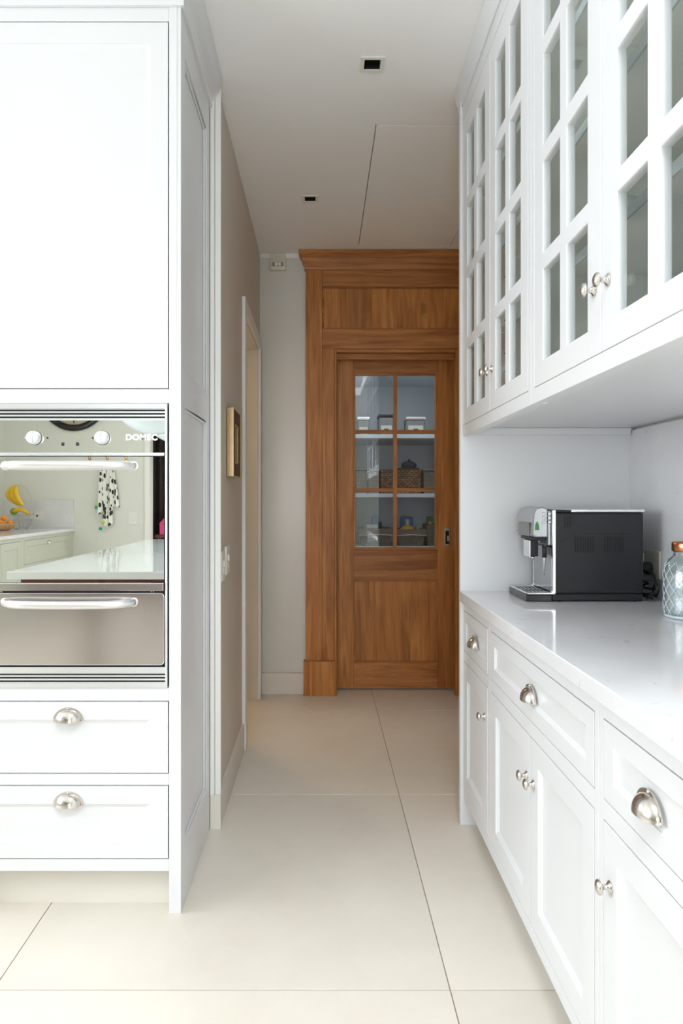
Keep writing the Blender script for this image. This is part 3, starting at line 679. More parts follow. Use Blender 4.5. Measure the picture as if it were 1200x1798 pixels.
# ================================================================== TIMBER DOOR WALL
YP = 4.53
wx = lambda p: px(p, YP); wz = lambda q: pz(q, YP)
tw = thing('trim_4', 'stained timber panelled surround framing the glazed pantry door', 'door surround', (0.5, YP+0.02, 0), kind='structure')
def board(nm, x0, x1, z0, z1, m, y0=YP, y1=YW-0.0005, parent=None, bevel=0.002):
    return obj(nm, B(x0, x1, y0, y1, z0, z1), m, parent or tw, bevel=bevel)
XE = 1.16
board('post', wx(537), wx(566), 0.228, 2.81, 'woodz')
board('post', wx(566)+0.0006, wx(587.5), 0.228, wz(612)-0.0005, 'woodz', YP+0.001)
board('base_block', wx(533.5), wx(588.5), 0.0, 0.2275, 'woodz', YP-0.014)
board('rail', wx(566)+0.0008, XE, wz(503), 2.81, 'woodx', YP+0.004)
board('rail', wx(566)+0.0008, XE, wz(612), wz(578), 'woodx', YP+0.004)
# fielded panel between the rails, of upright boards
edges = [wx(566)+0.012, 0.16, 0.33, 0.475, 0.655, 0.80, 0.96, XE]
for a, b in zip(edges[:-1], edges[1:]):
    board('panel_board', a+0.0002, b-0.0002, wz(576), wz(505), 'woodz', YP+0.022, bevel=0.0006)
obj('panel_bead', MB().box(wx(566)+0.001, wx(566)+0.012, YP+0.010, YW-0.0005, wz(577.5), wz(503.5)).box(wx(566)+0.012, XE, YP+0.012, YW-0.0005, wz(505), wz(503.2)).box(wx(566)+0.012, XE, YP+0.012, YW-0.0005, wz(577.8), wz(576)), 'woodx', tw, bevel=0.002)
# opening architrave (raised bead round the opening) and door lining
ox0, ox1, oz1 = wx(591.5), wx(799.5), wz(619)
obj('architrave_bead', B(wx(587.5), ox0, YP-0.006, YW-0.0005, 0, wz(613)), 'woodz', tw, bevel=0.003)
obj('architrave_bead', B(ox0, ox1, YP-0.006, YW-0.0005, oz1, wz(613)), 'woodx', tw, bevel=0.003)
obj('architrave_bead', B(ox1, ox1+0.018, YP-0.006, YW-0.0005, 0, wz(613)), 'woodz', tw, bevel=0.003)
board('post', ox1+0.0185, XE, 0.0, wz(612)-0.0005, 'woodz', YP+0.001)
obj('door_head_lining', B(ox0, ox1, YP+0.03, YW-0.0005, wz(629.5), oz1-0.0005), 'woodx', tw, bevel=0.002)
# cornice
cn = [(0, 2.80), (0.006, 2.80), (0.010, 2.815), (0.012, 2.835), (0.020, 2.845), (0.024, 2.868), (0.040, 2.890), (0.044, 2.893), (0.044, 2.917), (0, 2.917)]
n = len(cn); xa = wx(537)
pa = [(xa-o, YW-0.001, z) for o, z in cn]; pb = [(xa-o, YP-o, z) for o, z in cn]; pc = [(XE, YP-o, z) for o, z in cn]
cm = MB().add(pa+pb+pc, [(i, (i+1) % n, n+(i+1) % n, n+i) for i in range(n)] + [(n+i, n+(i+1) % n, 2*n+(i+1) % n, 2*n+i) for i in range(n)] + [tuple(range(n)), tuple(range(3*n-1, 2*n-1, -1))])
obj('cornice', cm, 'woodx', tw)
# sliding door leaf
YD = 4.66; dx = lambda p: px(p, YD); dz = lambda q: pz(q, YD)
d1 = thing('door_1', 'stained timber sliding door with six glass panes over a solid panel', 'door', (0.5, YD+0.02, 0.012), kind='structure')
LX0, LX1, LZ1 = dx(588), dx(806), dz(622)
th = 0.042
def leaf(nm, x0, x1, z0, z1, m, y0=YD, y1=YD+th, bevel=0.0015): return obj(nm, B(x0, x1, y0, y1, z0, z1), m, d1, bevel=bevel)
leaf('stile', LX0, dx(621), 0.012, LZ1, 'woodz'); leaf('stile', dx(769), LX1, 0.012, LZ1, 'woodz')
SX0, SX1 = dx(621)+0.0004, dx(769)-0.0004
leaf('rail', SX0, SX1, dz(654), LZ1, 'woodx', YD+0.001); leaf('rail', SX0, SX1, dz(1019), dz(965), 'woodx', YD+0.001); leaf('rail', SX0, SX1, 0.012, dz(1163), 'woodx', YD+0.001)
# glazing beads and bars
leaf('glazing_bead', SX0, dx(624.5), dz(965)+0.0003, dz(654)-0.0003, 'woodz', YD-0.001); leaf('glazing_bead', dx(765), SX1, dz(965)+0.0003, dz(654)-0.0003, 'woodz', YD-0.001)
leaf('glazing_bead', dx(624.5), dx(765), dz(658.5), dz(654)-0.0003, 'woodx', YD-0.001); leaf('glazing_bead', dx(624.5), dx(765), dz(965)+0.0003, dz(961), 'woodx', YD-0.001)
vb = (dx(691.3), dx(697.7)); hb = [(dz(761), dz(754.5)), (dz(863.5), dz(857))]
leaf('glazing_bar', vb[0], vb[1], dz(961), dz(658.5), 'woodz', YD+0.001, YD+0.032)
zz = [dz(961), hb[1][0], hb[1][1], hb[0][0], hb[0][1], dz(658.5)]
for i in (0, 1): leaf('glazing_bar', dx(624.5), vb[0]-0.0002, hb[i][0], hb[i][1], 'woodx', YD+0.001, YD+0.032); leaf('glazing_bar', vb[1]+0.0002, dx(765), hb[i][0], hb[i][1], 'woodx', YD+0.001, YD+0.032)
for a, b in ((dx(624.5), vb[0]), (vb[1], dx(765))):
    for z0, z1 in ((zz[0], zz[1]), (zz[2], zz[3]), (zz[4], zz[5])): obj('pane', B(a, b, YD+0.018, YD+0.022, z0, z1), 'dglass', d1)
# lower panel of upright boards
pe = [SX0, dx(642), dx(661), dx(678), dx(700), dx(722), dx(741), SX1]
for a, b in zip(pe[:-1], pe[1:]): leaf('panel_board', a+0.0001, b-0.0001, dz(1163), dz(1019), 'woodz', YD+0.012, YD+0.03, 0.0004)
leaf('panel_bead', SX0, SX1, dz(1020.8), dz(1019)-0.0002, 'woodx', YD+0.004, YD+0.012, 0.002); leaf('panel_bead', SX0, SX0+0.008, dz(1163), dz(1021), 'woodz', YD+0.004, YD+0.012, 0.002)
leaf('panel_bead', SX1-0.008, SX1, dz(1163), dz(1021), 'woodz', YD+0.004, YD+0.012, 0.002); leaf('panel_bead', SX0+0.0085, SX1-0.0085, dz(1163)+0.0002, dz(1161), 'woodx', YD+0.004, YD+0.012, 0.002)
hp = obj('flush_pull', MB().holes(lambda u,v,w: (u,w,v), dx(780), dx(791.5), dz(959), dz(927.5), YD-0.003, YD-0.0002, [(dx(782.6), dx(789), dz(955), dz(932))]), 'nickel', d1, bevel=0.001)
obj('pull_cup', B(dx(782.6), dx(789), YD-0.0012, YD-0.0003, dz(955), dz(932)), 'gloss_black', hp)
obj('pull_latch', B(dx(785.5), dx(788.5), YD-0.0035, YD-0.0013, dz(950), dz(941)), 'chrome', hp)

# alarm unit on end wall
al = thing('wall_sounder', 'small ivory sensor box high on the end wall', 'sensor', (px(488, 4.56), 4.55, 2.78))
ax0, ax1 = px(474.5, 4.55), px(502, 4.55); az0, az1 = pz(474, 4.55), pz(444.5, 4.55)
obj('casing', MB().prism([(0, az0), (0.030, az0), (0.040, az0+0.02), (0.022, az1), (0, az1)], lambda p,q,t: (t, YW-0.0005-p, q), ax0, ax1), 'ivory', al, bevel=0.003)
obj('lens_recess', B(ax0+0.017, ax1-0.017, YW-0.042, YW-0.034, az0+0.022, az0+0.046), 'greybox', al)
for s_ in (-1, 1): obj('lens', MB().lathe([(0.013, 0), (0.012, 0.004), (0.006, 0.006)], ((ax0+ax1)/2+s_*0.012, YW-0.042, az0+0.034), 'y', 16, -1), 'plate', al)

# picture on the passage wall
pc_ = thing('picture_frame', 'small gilt and dark brown framed picture on passage wall', 'picture', (PW, 3.08, 1.38))
PY0, PY1, PZ0, PZ1 = 2.955, 3.215, 1.385, 1.685
pxm = PW+0.034
def fr4(nm, y0, y1, z0, z1, wdt, xa, xb, m):
    for (a, b, c, d_) in ((y0, y0+wdt, z0, z1), (y1-wdt, y1, z0, z1), (y0+wdt, y1-wdt, z0, z0+wdt), (y0+wdt, y1-wdt, z1-wdt, z1)):
        obj(nm, B(xa, xb, a, b, c, d_), m, pc_, bevel=0.003)
fr4('outer_frame', PY0, PY1, PZ0, PZ1, 0.007, PW+0.001, pxm, 'gold')
fr4('inner_frame', PY0+0.0072, PY1-0.0072, PZ0+0.0072, PZ1-0.0072, 0.054, PW+0.001, pxm-0.002, 'bronze')
fr4('fillet', PY0+0.0615, PY1-0.0615, PZ0+0.0615, PZ1-0.0615, 0.010, PW+0.001, pxm-0.005, 'gold')
obj('picture_sheet', B(PW+0.001, PW+0.012, PY0+0.072, PY1-0.072, PZ0+0.072, PZ1-0.072), 'matboard', pc_)

# light switches on the passage wall
for k, (y0, y1, q) in enumerate(((2.775, 2.862, 1.015), (2.905, 3.0, 1.028))):
    t = thing('light_switch', ['white light switch plate nearer the oven cabinet', 'white light switch plate farther from the oven cabinet'][k], 'switch', (PW, (y0+y1)/2, q-0.06), 'pair of switch plates on passage wall')
    obj('plate', B(PW+0.0005, PW+0.010, y0, y1, q-0.06, q+0.06), 'plate', t, bevel=0.003)
    obj('rocker', B(PW+0.0101, PW+0.016, y0+0.03, y1-0.03, q-0.002, q+0.024), 'plate', t, bevel=0.002)
    obj('rocker', B(PW+0.0101, PW+0.013, y0+0.03, y1-0.03, q-0.03, q-0.004), 'plate', t, bevel=0.002)

# ================================================================== COFFEE MACHINE (front faces -X)
ZW = 0.926
my = 2.43; ux = lambda p: px(p, my); uz = lambda q: pz(q, my)
Y0, Y1 = 2.43, 2.655
BX0, BX1 = ux(976), ux(1133); TZ = uz(894)
cmach = thing('coffee_machine', 'charcoal and chrome bean-to-cup coffee machine on the stone worktop', 'coffee machine', ((BX0+BX1)/2, 2.54, ZW))
obj('housing', B(BX0, BX1-0.004, Y0, Y1, ZW+0.028, TZ-0.012), 'machine', cmach, bevel=0.006)
obj('base', B(BX0-0.01, BX1-0.006, Y0+0.001, Y1-0.001, ZW+0.003, ZW+0.0275), 'black', cmach, bevel=0.004)
for a in (BX0+0.02, BX1-0.03):
    for b in (Y0+0.02, Y1-0.02): obj('foot', MB().lathe([(0.010, 0), (0.010, 0.0028)], (a, b, ZW+0.0002), n=12), 'black', cmach)
obj('lid', B(BX0+0.055, BX1, Y0-0.002, Y1+0.002, TZ-0.0115, TZ), 'satin', cmach, bevel=0.003)
obj('hopper_top', B(BX0+0.004, BX0+0.054, Y0+0.002, Y1-0.002, TZ-0.0115, TZ-0.003), 'machine', cmach, bevel=0.003)
# upper side panel seam: raised lower side panel with angled corner
s1 = [(BX0+0.001, uz(958)), (ux(1010), uz(937.5)), (BX1-0.016, uz(937.5)), (BX1-0.016, uz(1039)), (BX0+0.001, uz(1039))]
sidep = obj('side_cover', MB().prism(s1, lambda p,q,t: (p,t,q), Y0-0.0015, Y0+0.0005), 'machine', cmach, bevel=0.0008)
for i in range(3): obj('vent_slot', B(ux(991.3+4.6*i), ux(993.5+4.6*i), Y0-0.0008, Y0+0.001, uz(926), uz(907)), 'blackin', cmach)
for st in (1009.5, 1061.5):
    for i in range(8): obj('vent_slot', B(ux(st+4.5*i), ux(st+4.5*i+2.1), Y0-0.0024, Y0-0.0014, uz(970), uz(942)), 'blackin', sidep)
# chrome front bow: column + foot strip
ch1 = [(BX0-0.011, TZ-0.004), (BX0+0.001, TZ-0.002), (BX0+0.001, ZW+0.030), (BX0-0.003, ZW+0.026), (ux(927), ZW+0.026), (ux(925), ZW+0.033), (BX0-0.016, ZW+0.033), (BX0-0.011, ZW+0.040)]
obj('chrome_bow', MB().prism(ch1, lambda p,q,t: (p,t,q), Y0-0.002, Y0+0.012), 'chrome', cmach, bevel=0.002)
obj('chrome_bow', MB().prism(ch1, lambda p,q,t: (p,t,q), Y1-0.012, Y1+0.002), 'chrome', cmach, bevel=0.002)
# drip tray
dt = obj('drip_tray', B(ux(925), BX0-0.012, Y0, Y1, ZW+0.001, ZW+0.0258), 'gloss_black', cmach, bevel=0.003)
obj('drip_grid', B(ux(925), BX0-0.012, Y0+0.0125, Y1-0.0125, ZW+0.0262, ZW+0.032), 'satin', dt, bevel=0.002)
for i in range(6):
    for j in range(2):
        obj('grid_slot', B(ux(930)+0.014*i, ux(930)+0.014*i+0.006, Y0+0.035+0.08*j, Y0+0.10+0.08*j, ZW+0.0321, ZW+0.0328), 'black', dt)
# front back-plate above tray
obj('front_plate', B(BX0-0.010, BX0-0.0005, Y0+0.0125, Y1-0.0125, ZW+0.034, uz(962)), 'headsilver', cmach)
obj('column_panel', B(BX0-0.022, BX0-0.0105, Y0+0.013, Y1-0.013, uz(958), TZ-0.006), 'headsilver', cmach, bevel=0.003)
# control head, bulging to the front
hx0 = ux(940)
hd = [(BX0-0.0225, uz(944)), (hx0+0.006, uz(944)), (hx0-0.004, uz(938)), (hx0, uz(905)), (hx0+0.010, uz(893)), (hx0+0.028, uz(890)), (BX0-0.0225, uz(893))]
head = obj('control_head', MB().prism(hd, lambda p,q,t: (p,t,q), Y0+0.016, Y1-0.016), 'headsilver', cmach, bevel=0.004)
obj('head_fascia', B(hx0-0.010, hx0-0.003, Y0+0.05, Y1-0.05, uz(943), uz(918)), 'greybox', head, bevel=0.003)
obj('display', MB().prism([(hx0+0.004, uz(931)), (hx0+0.020, uz(931)), (hx0+0.018, uz(922)), (hx0+0.012, uz(915)), (hx0+0.006, uz(922))], lambda p,q,t: (p,t,q), Y0+0.0138, Y0+0.0158), 'green', head)
for i in range(3):
    for j in range(2):
        obj('button', MB().lathe([(0.0055, 0), (0.0055, 0.004), (0.004, 0.006), (0.001, 0.0065)], (ux(957.5)+0.020*j, Y0+0.0158, uz(902.5+7.3*i)), 'y', 14, -1), 'chrome', head)
# spout and milk unit
obj('spout_block', B(hx0+0.006, BX0-0.0225, Y0+0.03, Y1-0.03, uz(950), uz(944.3)), 'black', cmach, bevel=0.003)
sp_ = obj('coffee_spout', B(hx0+0.008, hx0+0.034, Y0+0.07, Y1-0.07, uz(980), uz(950.3)), 'black', cmach, bevel=0.003)
obj('spout_trim', B(hx0+0.003, hx0+0.0075, Y0+0.075, Y1-0.075, uz(981), uz(951)), 'chrome', sp_, bevel=0.0015)
obj('nozzle', MB().lathe([(0.005, 0), (0.0065, 0.012)], (hx0+0.021, Y0+0.095, uz(983)-0.006), n=12), 'chrome', sp_)
obj('nozzle', MB().lathe([(0.005, 0), (0.0065, 0.012)], (hx0+0.021, Y0+0.125, uz(983)-0.006), n=12), 'chrome', sp_)
sw = obj('steam_wand', MB().tube([(BX0-0.028, Y0+0.03, uz(957)), (BX0-0.030, Y0+0.028, uz(975)), (BX0-0.032, Y0+0.028, uz(1012))], [0.006, 0.006, 0.0035], 12), 'chrome', cmach)
obj('wand_grip', MB().lathe([(0.008, 0), (0.008, 0.042)], (BX0-0.030, Y0+0.028, uz(980)), n=14), 'black', sw)
# power lead and socket
sk = thing('wall_socket', 'ivory wall socket on the splashback behind the coffee machine', 'socket', (XR-0.022, 2.545, 1.03))
obj('plate', B(XR-0.029, XR-0.0205, 2.47, 2.615, 1.0, 1.10), 'ivory', sk, bevel=0.002)
obj('rocker', B(XR-0.033, XR-0.0292, 2.585, 2.603, 1.055, 1.085), 'plate', sk, bevel=0.001)
pl = thing('power_lead', 'black power plug and coiled lead behind the coffee machine', 'cable', (1.17, 2.50, ZW))
obj('plug', MB().lathe([(0.022, 0), (0.024, 0.006), (0.022, 0.02), (0.012, 0.032), (0.009, 0.05), (0.003, 0.052)], (XR-0.0335, 2.53, 1.035), 'x', 18, -1), 'black', pl)
cpts = []
for i in range(60):
    t = i/59; a = t*4.6*pi
    cpts.append((1.168+0.020*sin(a*0.9)+0.005*t, 2.462+0.028*cos(a), 1.032-0.098*t**0.7+0.010*sin(a*1.6)*(1-t)))
cpts = [(1.157, 2.53, 1.035), (1.152, 2.51, 1.036)] + cpts[2:]
obj('lead', MB().tube([(x, y, max(z, ZW+0.005)) for x, y, z in cpts], 0.0042, 8), 'black', pl)
cp2 = [(1.147 + 0.042*sin(pi*t/20)+0.004*t/20, 2.47-0.05*t/20+0.03*sin(t*0.7), ZW+0.008+0.055*abs(sin(t*0.33))) for t in range(21)]
obj('lead', MB().tube(cp2, 0.0042, 8), 'black', pl)

# ================================================================== GLASS JAR
jx, jy = 1.127, 2.105
jr = thing('storage_jar', 'quilted pale blue glass jar with copper lid at right edge', 'jar', (jx, jy, ZW))
prof = [(0.066, 0.0003), (0.071, 0.004), (0.0735, 0.014), (0.0745, 0.03), (0.0745, 0.135), (0.071, 0.158), (0.060, 0.176), (0.049, 0.186), (0.046, 0.192), (0.046, 0.206)]
def lat(prof, c, n=40, thick=0.003):
    inn = [(r-thick, h+(thick if i == 0 else 0)) for i, (r, h) in enumerate(prof)]
    mb = MB(); P = prof + inn[::-1]; vs = []; fs = []
    for r, h in P:
        for k in range(n): vs.append((c[0]+r*cos(2*pi*k/n), c[1]+r*sin(2*pi*k/n), c[2]+h))
    for i in range(len(P)-1):
        for k in range(n): fs.append((i*n+k, i*n+(k+1) % n, (i+1)*n+(k+1) % n, (i+1)*n+k))
    fs.append(tuple(range(n-1, -1, -1))); fs.append(tuple(range((len(P)-1)*n, len(P)*n)))
    return mb.add(vs, fs, True)
obj('glass_body', lat(prof, (jx, jy, ZW)), 'jar', jr)
def rad_at(h):
    for (r0, h0), (r1, h1) in zip(prof[:-1], prof[1:]):
        if h0 <= h <= h1: return r0+(r1-r0)*(h-h0)/(h1-h0)
    return prof[-1][0]
rb = MB()
for s_ in (-1, 1):
    for k in range(14):
        pts = []
        for i in range(25):
            h = 0.012+0.160*i/24; a = 2*pi*k/14 + s_*h*10.5; r = rad_at(h)+0.0003
            pts.append((jx+r*cos(a), jy+r*sin(a), ZW+h))
        rb.tube(pts, 0.0011, 5)
obj('quilted_ribs', rb, 'jar_rib', jr)
obj('glass_foot', MB().lathe([(0.068, 0.0002), (0.073, 0.003), (0.0745, 0.009), (0.070, 0.010)], (jx, jy, ZW), n=40), 'jar_rib', jr)
obj('contents', MB().lathe([(0.064, 0.012), (0.068, 0.02), (0.068, 0.125), (0.055, 0.135), (0.01, 0.138)], (jx, jy, ZW), n=36), 'whitewrap', jr)
ld = obj('lid', MB().lathe([(0.050, 0.202), (0.0515, 0.204), (0.0515, 0.226), (0.049, 0.231), (0.012, 0.233)], (jx, jy, ZW), n=40), 'copper', jr)
obj('lid_knob', MB().lathe([(0.007, 0.2335), (0.006, 0.237), (0.010, 0.243), (0.006, 0.248)], (jx, jy, ZW), n=20), 'copper', ld)

# ================================================================== ORNAMENTS IN WALL CABINETS
def pot(nm, lb, cat, c, prof, m, grp='crockery behind the cabinet glass'):
    return tag(obj(nm, MB().lathe(prof, c, n=28), m, loc=c), lb, cat, grp)
mug = [(0.030, 0), (0.036, 0.004), (0.038, 0.05), (0.040, 0.08), (0.037, 0.08), (0.034, 0.012)]
bowl = [(0.030, 0), (0.032, 0.008), (0.062, 0.04), (0.075, 0.07), (0.072, 0.07), (0.03, 0.014)]
S1, S0 = 1.8945, 1.5925
pot('stoneware_pot', 'brown stoneware pot on the near cabinet middle shelf', 'pot', (0.72, 1.745, S1), [(0.028, 0), (0.036, 0.01), (0.04, 0.05), (0.03, 0.075), (0.024, 0.085), (0.032, 0.10), (0.028, 0.10), (0.02, 0.08)], 'brownpot')
pot('stoneware_jug', 'taller brown lidded jar behind the near cabinet glass', 'pot', (0.84, 1.735, S1), [(0.035, 0), (0.045, 0.02), (0.048, 0.09), (0.03, 0.13), (0.034, 0.14), (0.03, 0.155), (0.008, 0.165), (0.012, 0.178), (0.004, 0.183)], 'brownpot')
pot('china_cup', 'pale blue china cup in the near cabinet', 'cup', (0.77, 1.65, S1), mug, 'bluepot')
pot('china_cup', 'second pale blue cup in front of the lidded jar', 'cup', (0.69, 1.595, S1), mug, 'bluepot')
pot('china_bowl', 'pale china bowl on the near cabinet bottom board', 'bowl', (0.85, 1.2, S0), bowl, 'bluepot')
hm = thing('house_ornament', 'small brown house ornament at bottom of near cabinet', 'ornament', (0.73, 1.73, S0))
obj('walls', B(0.70, 0.76, 1.705, 1.755, S0+0.0005, S0+0.055), 'brownpot', hm, bevel=0.002)
obj('roof', MB().prism([(0.695, S0+0.0555), (0.765, S0+0.0555), (0.73, S0+0.09)], lambda p,q,t: (p,t,q), 1.70, 1.76), 'gold', hm)
obj('chimney', B(0.742, 0.752, 1.725, 1.735, S0+0.072, S0+0.10), 'brownpot', hm)
pot('stoneware_pot', 'brown stoneware pot on the far cabinet middle shelf', 'pot', (0.74, 2.05, S1), [(0.03, 0), (0.045, 0.02), (0.05, 0.07), (0.035, 0.11), (0.03, 0.13), (0.026, 0.13), (0.03, 0.10)], 'brownpot')
pot('copper_tin', 'copper coloured tin on the far cabinet middle shelf', 'tin', (0.80, 2.33, S1), [(0.045, 0), (0.045, 0.11), (0.047, 0.112), (0.047, 0.125), (0.01, 0.128)], 'copper')
pot('drinking_glass', 'clear drinking glass at bottom of far cabinet', 'glass', (0.70, 2.13, S0), [(0.028, 0), (0.033, 0.11), (0.031, 0.11), (0.026, 0.006)], 'jar')
pot('china_bowl', 'grey bowl at bottom of far cabinet, near its right door edge', 'bowl', (0.74, 1.95, S0), bowl, 'greybox')
pot('brass_tin', 'brass coloured tin at bottom of far cabinet', 'tin', (0.76, 2.50, S0), [(0.05, 0), (0.05, 0.10), (0.052, 0.102), (0.052, 0.115), (0.01, 0.118)], 'brass')

# ================================================================== PANTRY
YS0, YS1 = 5.30, 5.995
zs = [0.455, 0.925, 1.335, 1.79, 2.30]
for k, z in enumerate(zs):
    nm = ['lowest pantry shelf, below the glass of the door', 'pale pantry shelf holding lined baskets', 'pale pantry shelf holding the dark wicker basket', 'pale pantry shelf holding the square grey tins', 'topmost pale pantry shelf'][k]
    tag(obj('pantry_shelf', B(-0.0195, 1.0995, YS0, YS1, z-0.03, z), 'shelfpaint', bevel=0.002), nm, 'shelf', 'pantry shelves')
plm = thing('pantry_lamp', 'flat white ceiling lamp inside the pantry', 'lamp', (0.5, 5.0, ZC))
obj('lamp_base', MB().lathe([(0.13, -0.012), (0.135, -0.001)], (0.5, 5.0, ZC), n=32), 'plate', plm)
obj('diffuser', MB().lathe([(0.02, -0.045), (0.10, -0.038), (0.125, -0.013)], (0.5, 5.0, ZC), n=32), 'led', plm)
sx = lambda p, Y=5.36: px(p, Y); sz = lambda q, Y=5.36: pz(q, Y)
def tin(lb, p0, p1, qt, Y, z, m, dep=0.16, lidm='alu'):
    t = thing('storage_tin', lb, 'tin', ((sx(p0, Y)+sx(p1, Y))/2, Y+dep/2, z), 'square tins on upper pantry shelf')
    x0, x1, zt = sx(p0, Y), sx(p1, Y), sz(qt, Y)
    obj('body', B(x0+0.004, x1-0.004, Y, Y+dep, z+0.0005, zt-0.025), m, t, bevel=0.01)
    obj('lid', B(x0, x1, Y-0.004, Y+dep+0.004, zt-0.0245, zt), lidm, t, bevel=0.006)
    obj('label_plate', B(x0+0.02, x1-0.02, Y-0.002, Y-0.0002, z+0.015, z+0.075), 'matboard', t)
    obj('printed_mark', B((x0+x1)/2-0.018, (x0+x1)/2+0.018, Y-0.0028, Y-0.0021, z+0.035, z+0.05), 'marker', t)
tin('square grey tin half hidden by the door bar', 665, 693, 727, 5.36, zs[3], 'greybox', lidm='black')
tin('square grey tin in the upper right door pane', 713, 748, 732, 5.36, zs[3], 'greybox')
tin('square grey tin in the upper left door pane', 627, 650, 732, 5.48, zs[3], 'greybox')
# wicker basket and bins, middle shelf
def basket(nm, lb, cat, x0, x1, y0, y1, z0, z1, m, taper=0.012, band=None, liner=None, grp=None):
    t = thing(nm, lb, cat, ((x0+x1)/2, (y0+y1)/2, z0), grp)
    w = 0.010; b = MB()
    def ring(x0, x1, y0, y1, z): return [(x0,y0,z),(x1,y0,z),(x1,y1,z),(x0,y1,z)]
    k = taper
    vs = ring(x0+k, x1-k, y0+k, y1-k, z0+0.0005) + ring(x0, x1, y0, y1, z1) + ring(x0+w, x1-w, y0+w, y1-w, z1) + ring(x0+k+w, x1-k-w, y0+k+w, y1-k-w, z0+w)
    fs = [(3,2,1,0)] + [(4*i+j, 4*i+(j+1) % 4, 4*i+4+(j+1) % 4, 4*i+4+j) for i in range(3) for j in range(4)] + [(12,13,14,15)]
    obj('basket_wall', b.add(vs, fs), m, t)
    obj('rim', MB().tube([(x0+w/2, y0+w/2, z1), (x1-w/2, y0+w/2, z1), (x1-w/2, y1-w/2, z1), (x0+w/2, y1-w/2, z1)], 0.007, 8, True), m, t)
    if liner:
        h = (z1-z0)*0.34
        obj('cloth_liner', MB().holes(lambda u,v,w_: (u,v,w_), x0-0.006, x1+0.006, y0-0.006, y1+0.006, z1-h, z1+0.009, [(x0+0.016, x1-0.016, y0+0.016, y1-0.016)]), liner, t, bevel=0.004)
        obj('cord', MB().tube([(x0-0.007, y0-0.008, z1-h), ((x0+x1)/2, y0-0.009, z1-h+0.008), (x1+0.007, y0-0.008, z1-h)], 0.004, 6), 'band', t)
    return t
basket('wicker_basket', 'dark brown woven wicker basket on the pantry middle shelf', 'basket', sx(669), sx(740), 5.36, 5.66, zs[2], sz(826), 'wicker', 0.004)
bag = thing('cloth_bundle', 'dark blue cloth bundle knotted on top of wicker basket', 'bundle', (sx(720), 5.48, sz(826)+0.008))
obj('tray', B(sx(702), sx(738), 5.40, 5.56, sz(826)+0.0075, sz(821)), 'black', bag, bevel=0.003)
obj('bundle', MB().ball((sx(722), 5.48, sz(821)+0.022), 0.062, 0.06, 0.036), 'navy', bag)
obj('knot', MB().tube([(sx(722), 5.48, sz(821)+0.05), (sx(720.5), 5.475, sz(808)), (sx(723), 5.47, sz(806))], [0.014, 0.008, 0.012], 8), 'navy', bag)
for lb, p0, p1, qt in (('grey woven bin with navy edge beside the wicker basket', 648, 666, 829), ('grey woven bin partly behind the door stile, left', 626, 645, 827), ('tall grey woven bin right of the wicker basket', 745, 772, 828)):
    t = basket('woven_bin', lb, 'bin', sx(p0), sx(p1), 5.38, 5.62, zs[2], sz(qt), 'seagrass', 0.002, grp='woven bins on pantry middle shelf')
    obj('lid', B(sx(p0)-0.004, sx(p1)+0.004, 5.374, 5.626, sz(qt)+0.0075, sz(qt)+0.022), 'greybox', t, bevel=0.003)
# lined baskets, lower shelf
zb = zs[1]
basket('lined_basket', 'cloth-lined basket with white and blue packets, lower left pane', 'basket', sx(632), sx(689), 5.36, 5.62, zb, sz(930), 'seagrass', 0.02, liner='liner', grp='cloth-lined pantry baskets')
basket('lined_basket', 'cloth-lined basket with yellow bag inside, lower right pane', 'basket', sx(697), sx(748), 5.36, 5.62, zb, sz(931), 'seagrass', 0.02, liner='liner', grp='cloth-lined pantry baskets')
basket('woven_bin', 'tall pale woven basket at right of the lower pane', 'bin', sx(751), sx(772), 5.40, 5.64, zb, sz(922), 'seagrass', 0.006, grp='woven bins on pantry lower shelf')
def packet(nm, lb, x0, x1, y, z0, z1, m, tilt=0.0, cat='packet', grp='packets in the pantry baskets'):
    d_ = 0.02; r = [(x0, z0), (x1, z0), (x1+tilt-0.004, z1-0.006), (x1+tilt-0.010, z1), (x0+tilt+0.008, z1), (x0+tilt+0.004, z1-0.008)]
    return tag(obj(nm, MB().prism(r, lambda p,q,t: (p, t, q), y, y+d_*2), m, bevel=0.006), lb, cat, grp)
zi = zb+0.0125
packet('food_packet', 'dark blue packet standing in lower left basket', sx(654), sx(668), 5.46, zi, sz(908), 'blue')
packet('food_packet', 'white film packet leaning in lower left basket', sx(643), sx(666), 5.40, zi, sz(921), 'whitewrap')
packet('food_packet', 'navy packet behind the white one, lower left basket', sx(668), sx(674), 5.48, zi, sz(917), 'navy')
packet('food_packet', 'dark grey box at the far left of lower pane', sx(641), sx(646), 5.50, zi, sz(907), 'greybox')
packet('food_packet', 'blue packet at the back of lower right basket', sx(708), sx(732), 5.545, zi, sz(908), 'blue')
yb_ = thing('yellow_bag', 'yellow bag of dry food tied with grey film, in basket', 'bag', (sx(718), 5.44, zi))
obj('bag_body', MB().ball((sx(718), 5.43, zi+0.075), 0.072, 0.048, 0.075), 'yellow', yb_)
obj('bag_neck', MB().lathe([(0.062, 0.105), (0.05, 0.128), (0.026, 0.148), (0.020, 0.165), (0.028, 0.19), (0.012, 0.20)], (sx(718), 5.45, zi), n=16), 'silverwrap', yb_)
packet('food_packet', 'grey film packet at right end of lower right basket', sx(733), sx(740), 5.42, zi, sz(923), 'silverwrap')
packet('food_packet', 'green packet standing in tall pale basket', sx(755), sx(767), 5.50, zb+0.0125, sz(907), 'green')
packet('food_packet', 'yellow packet beside green one in tall pale basket', sx(756), sx(762), 5.44, zb+0.0125, sz(915), 'yellow')

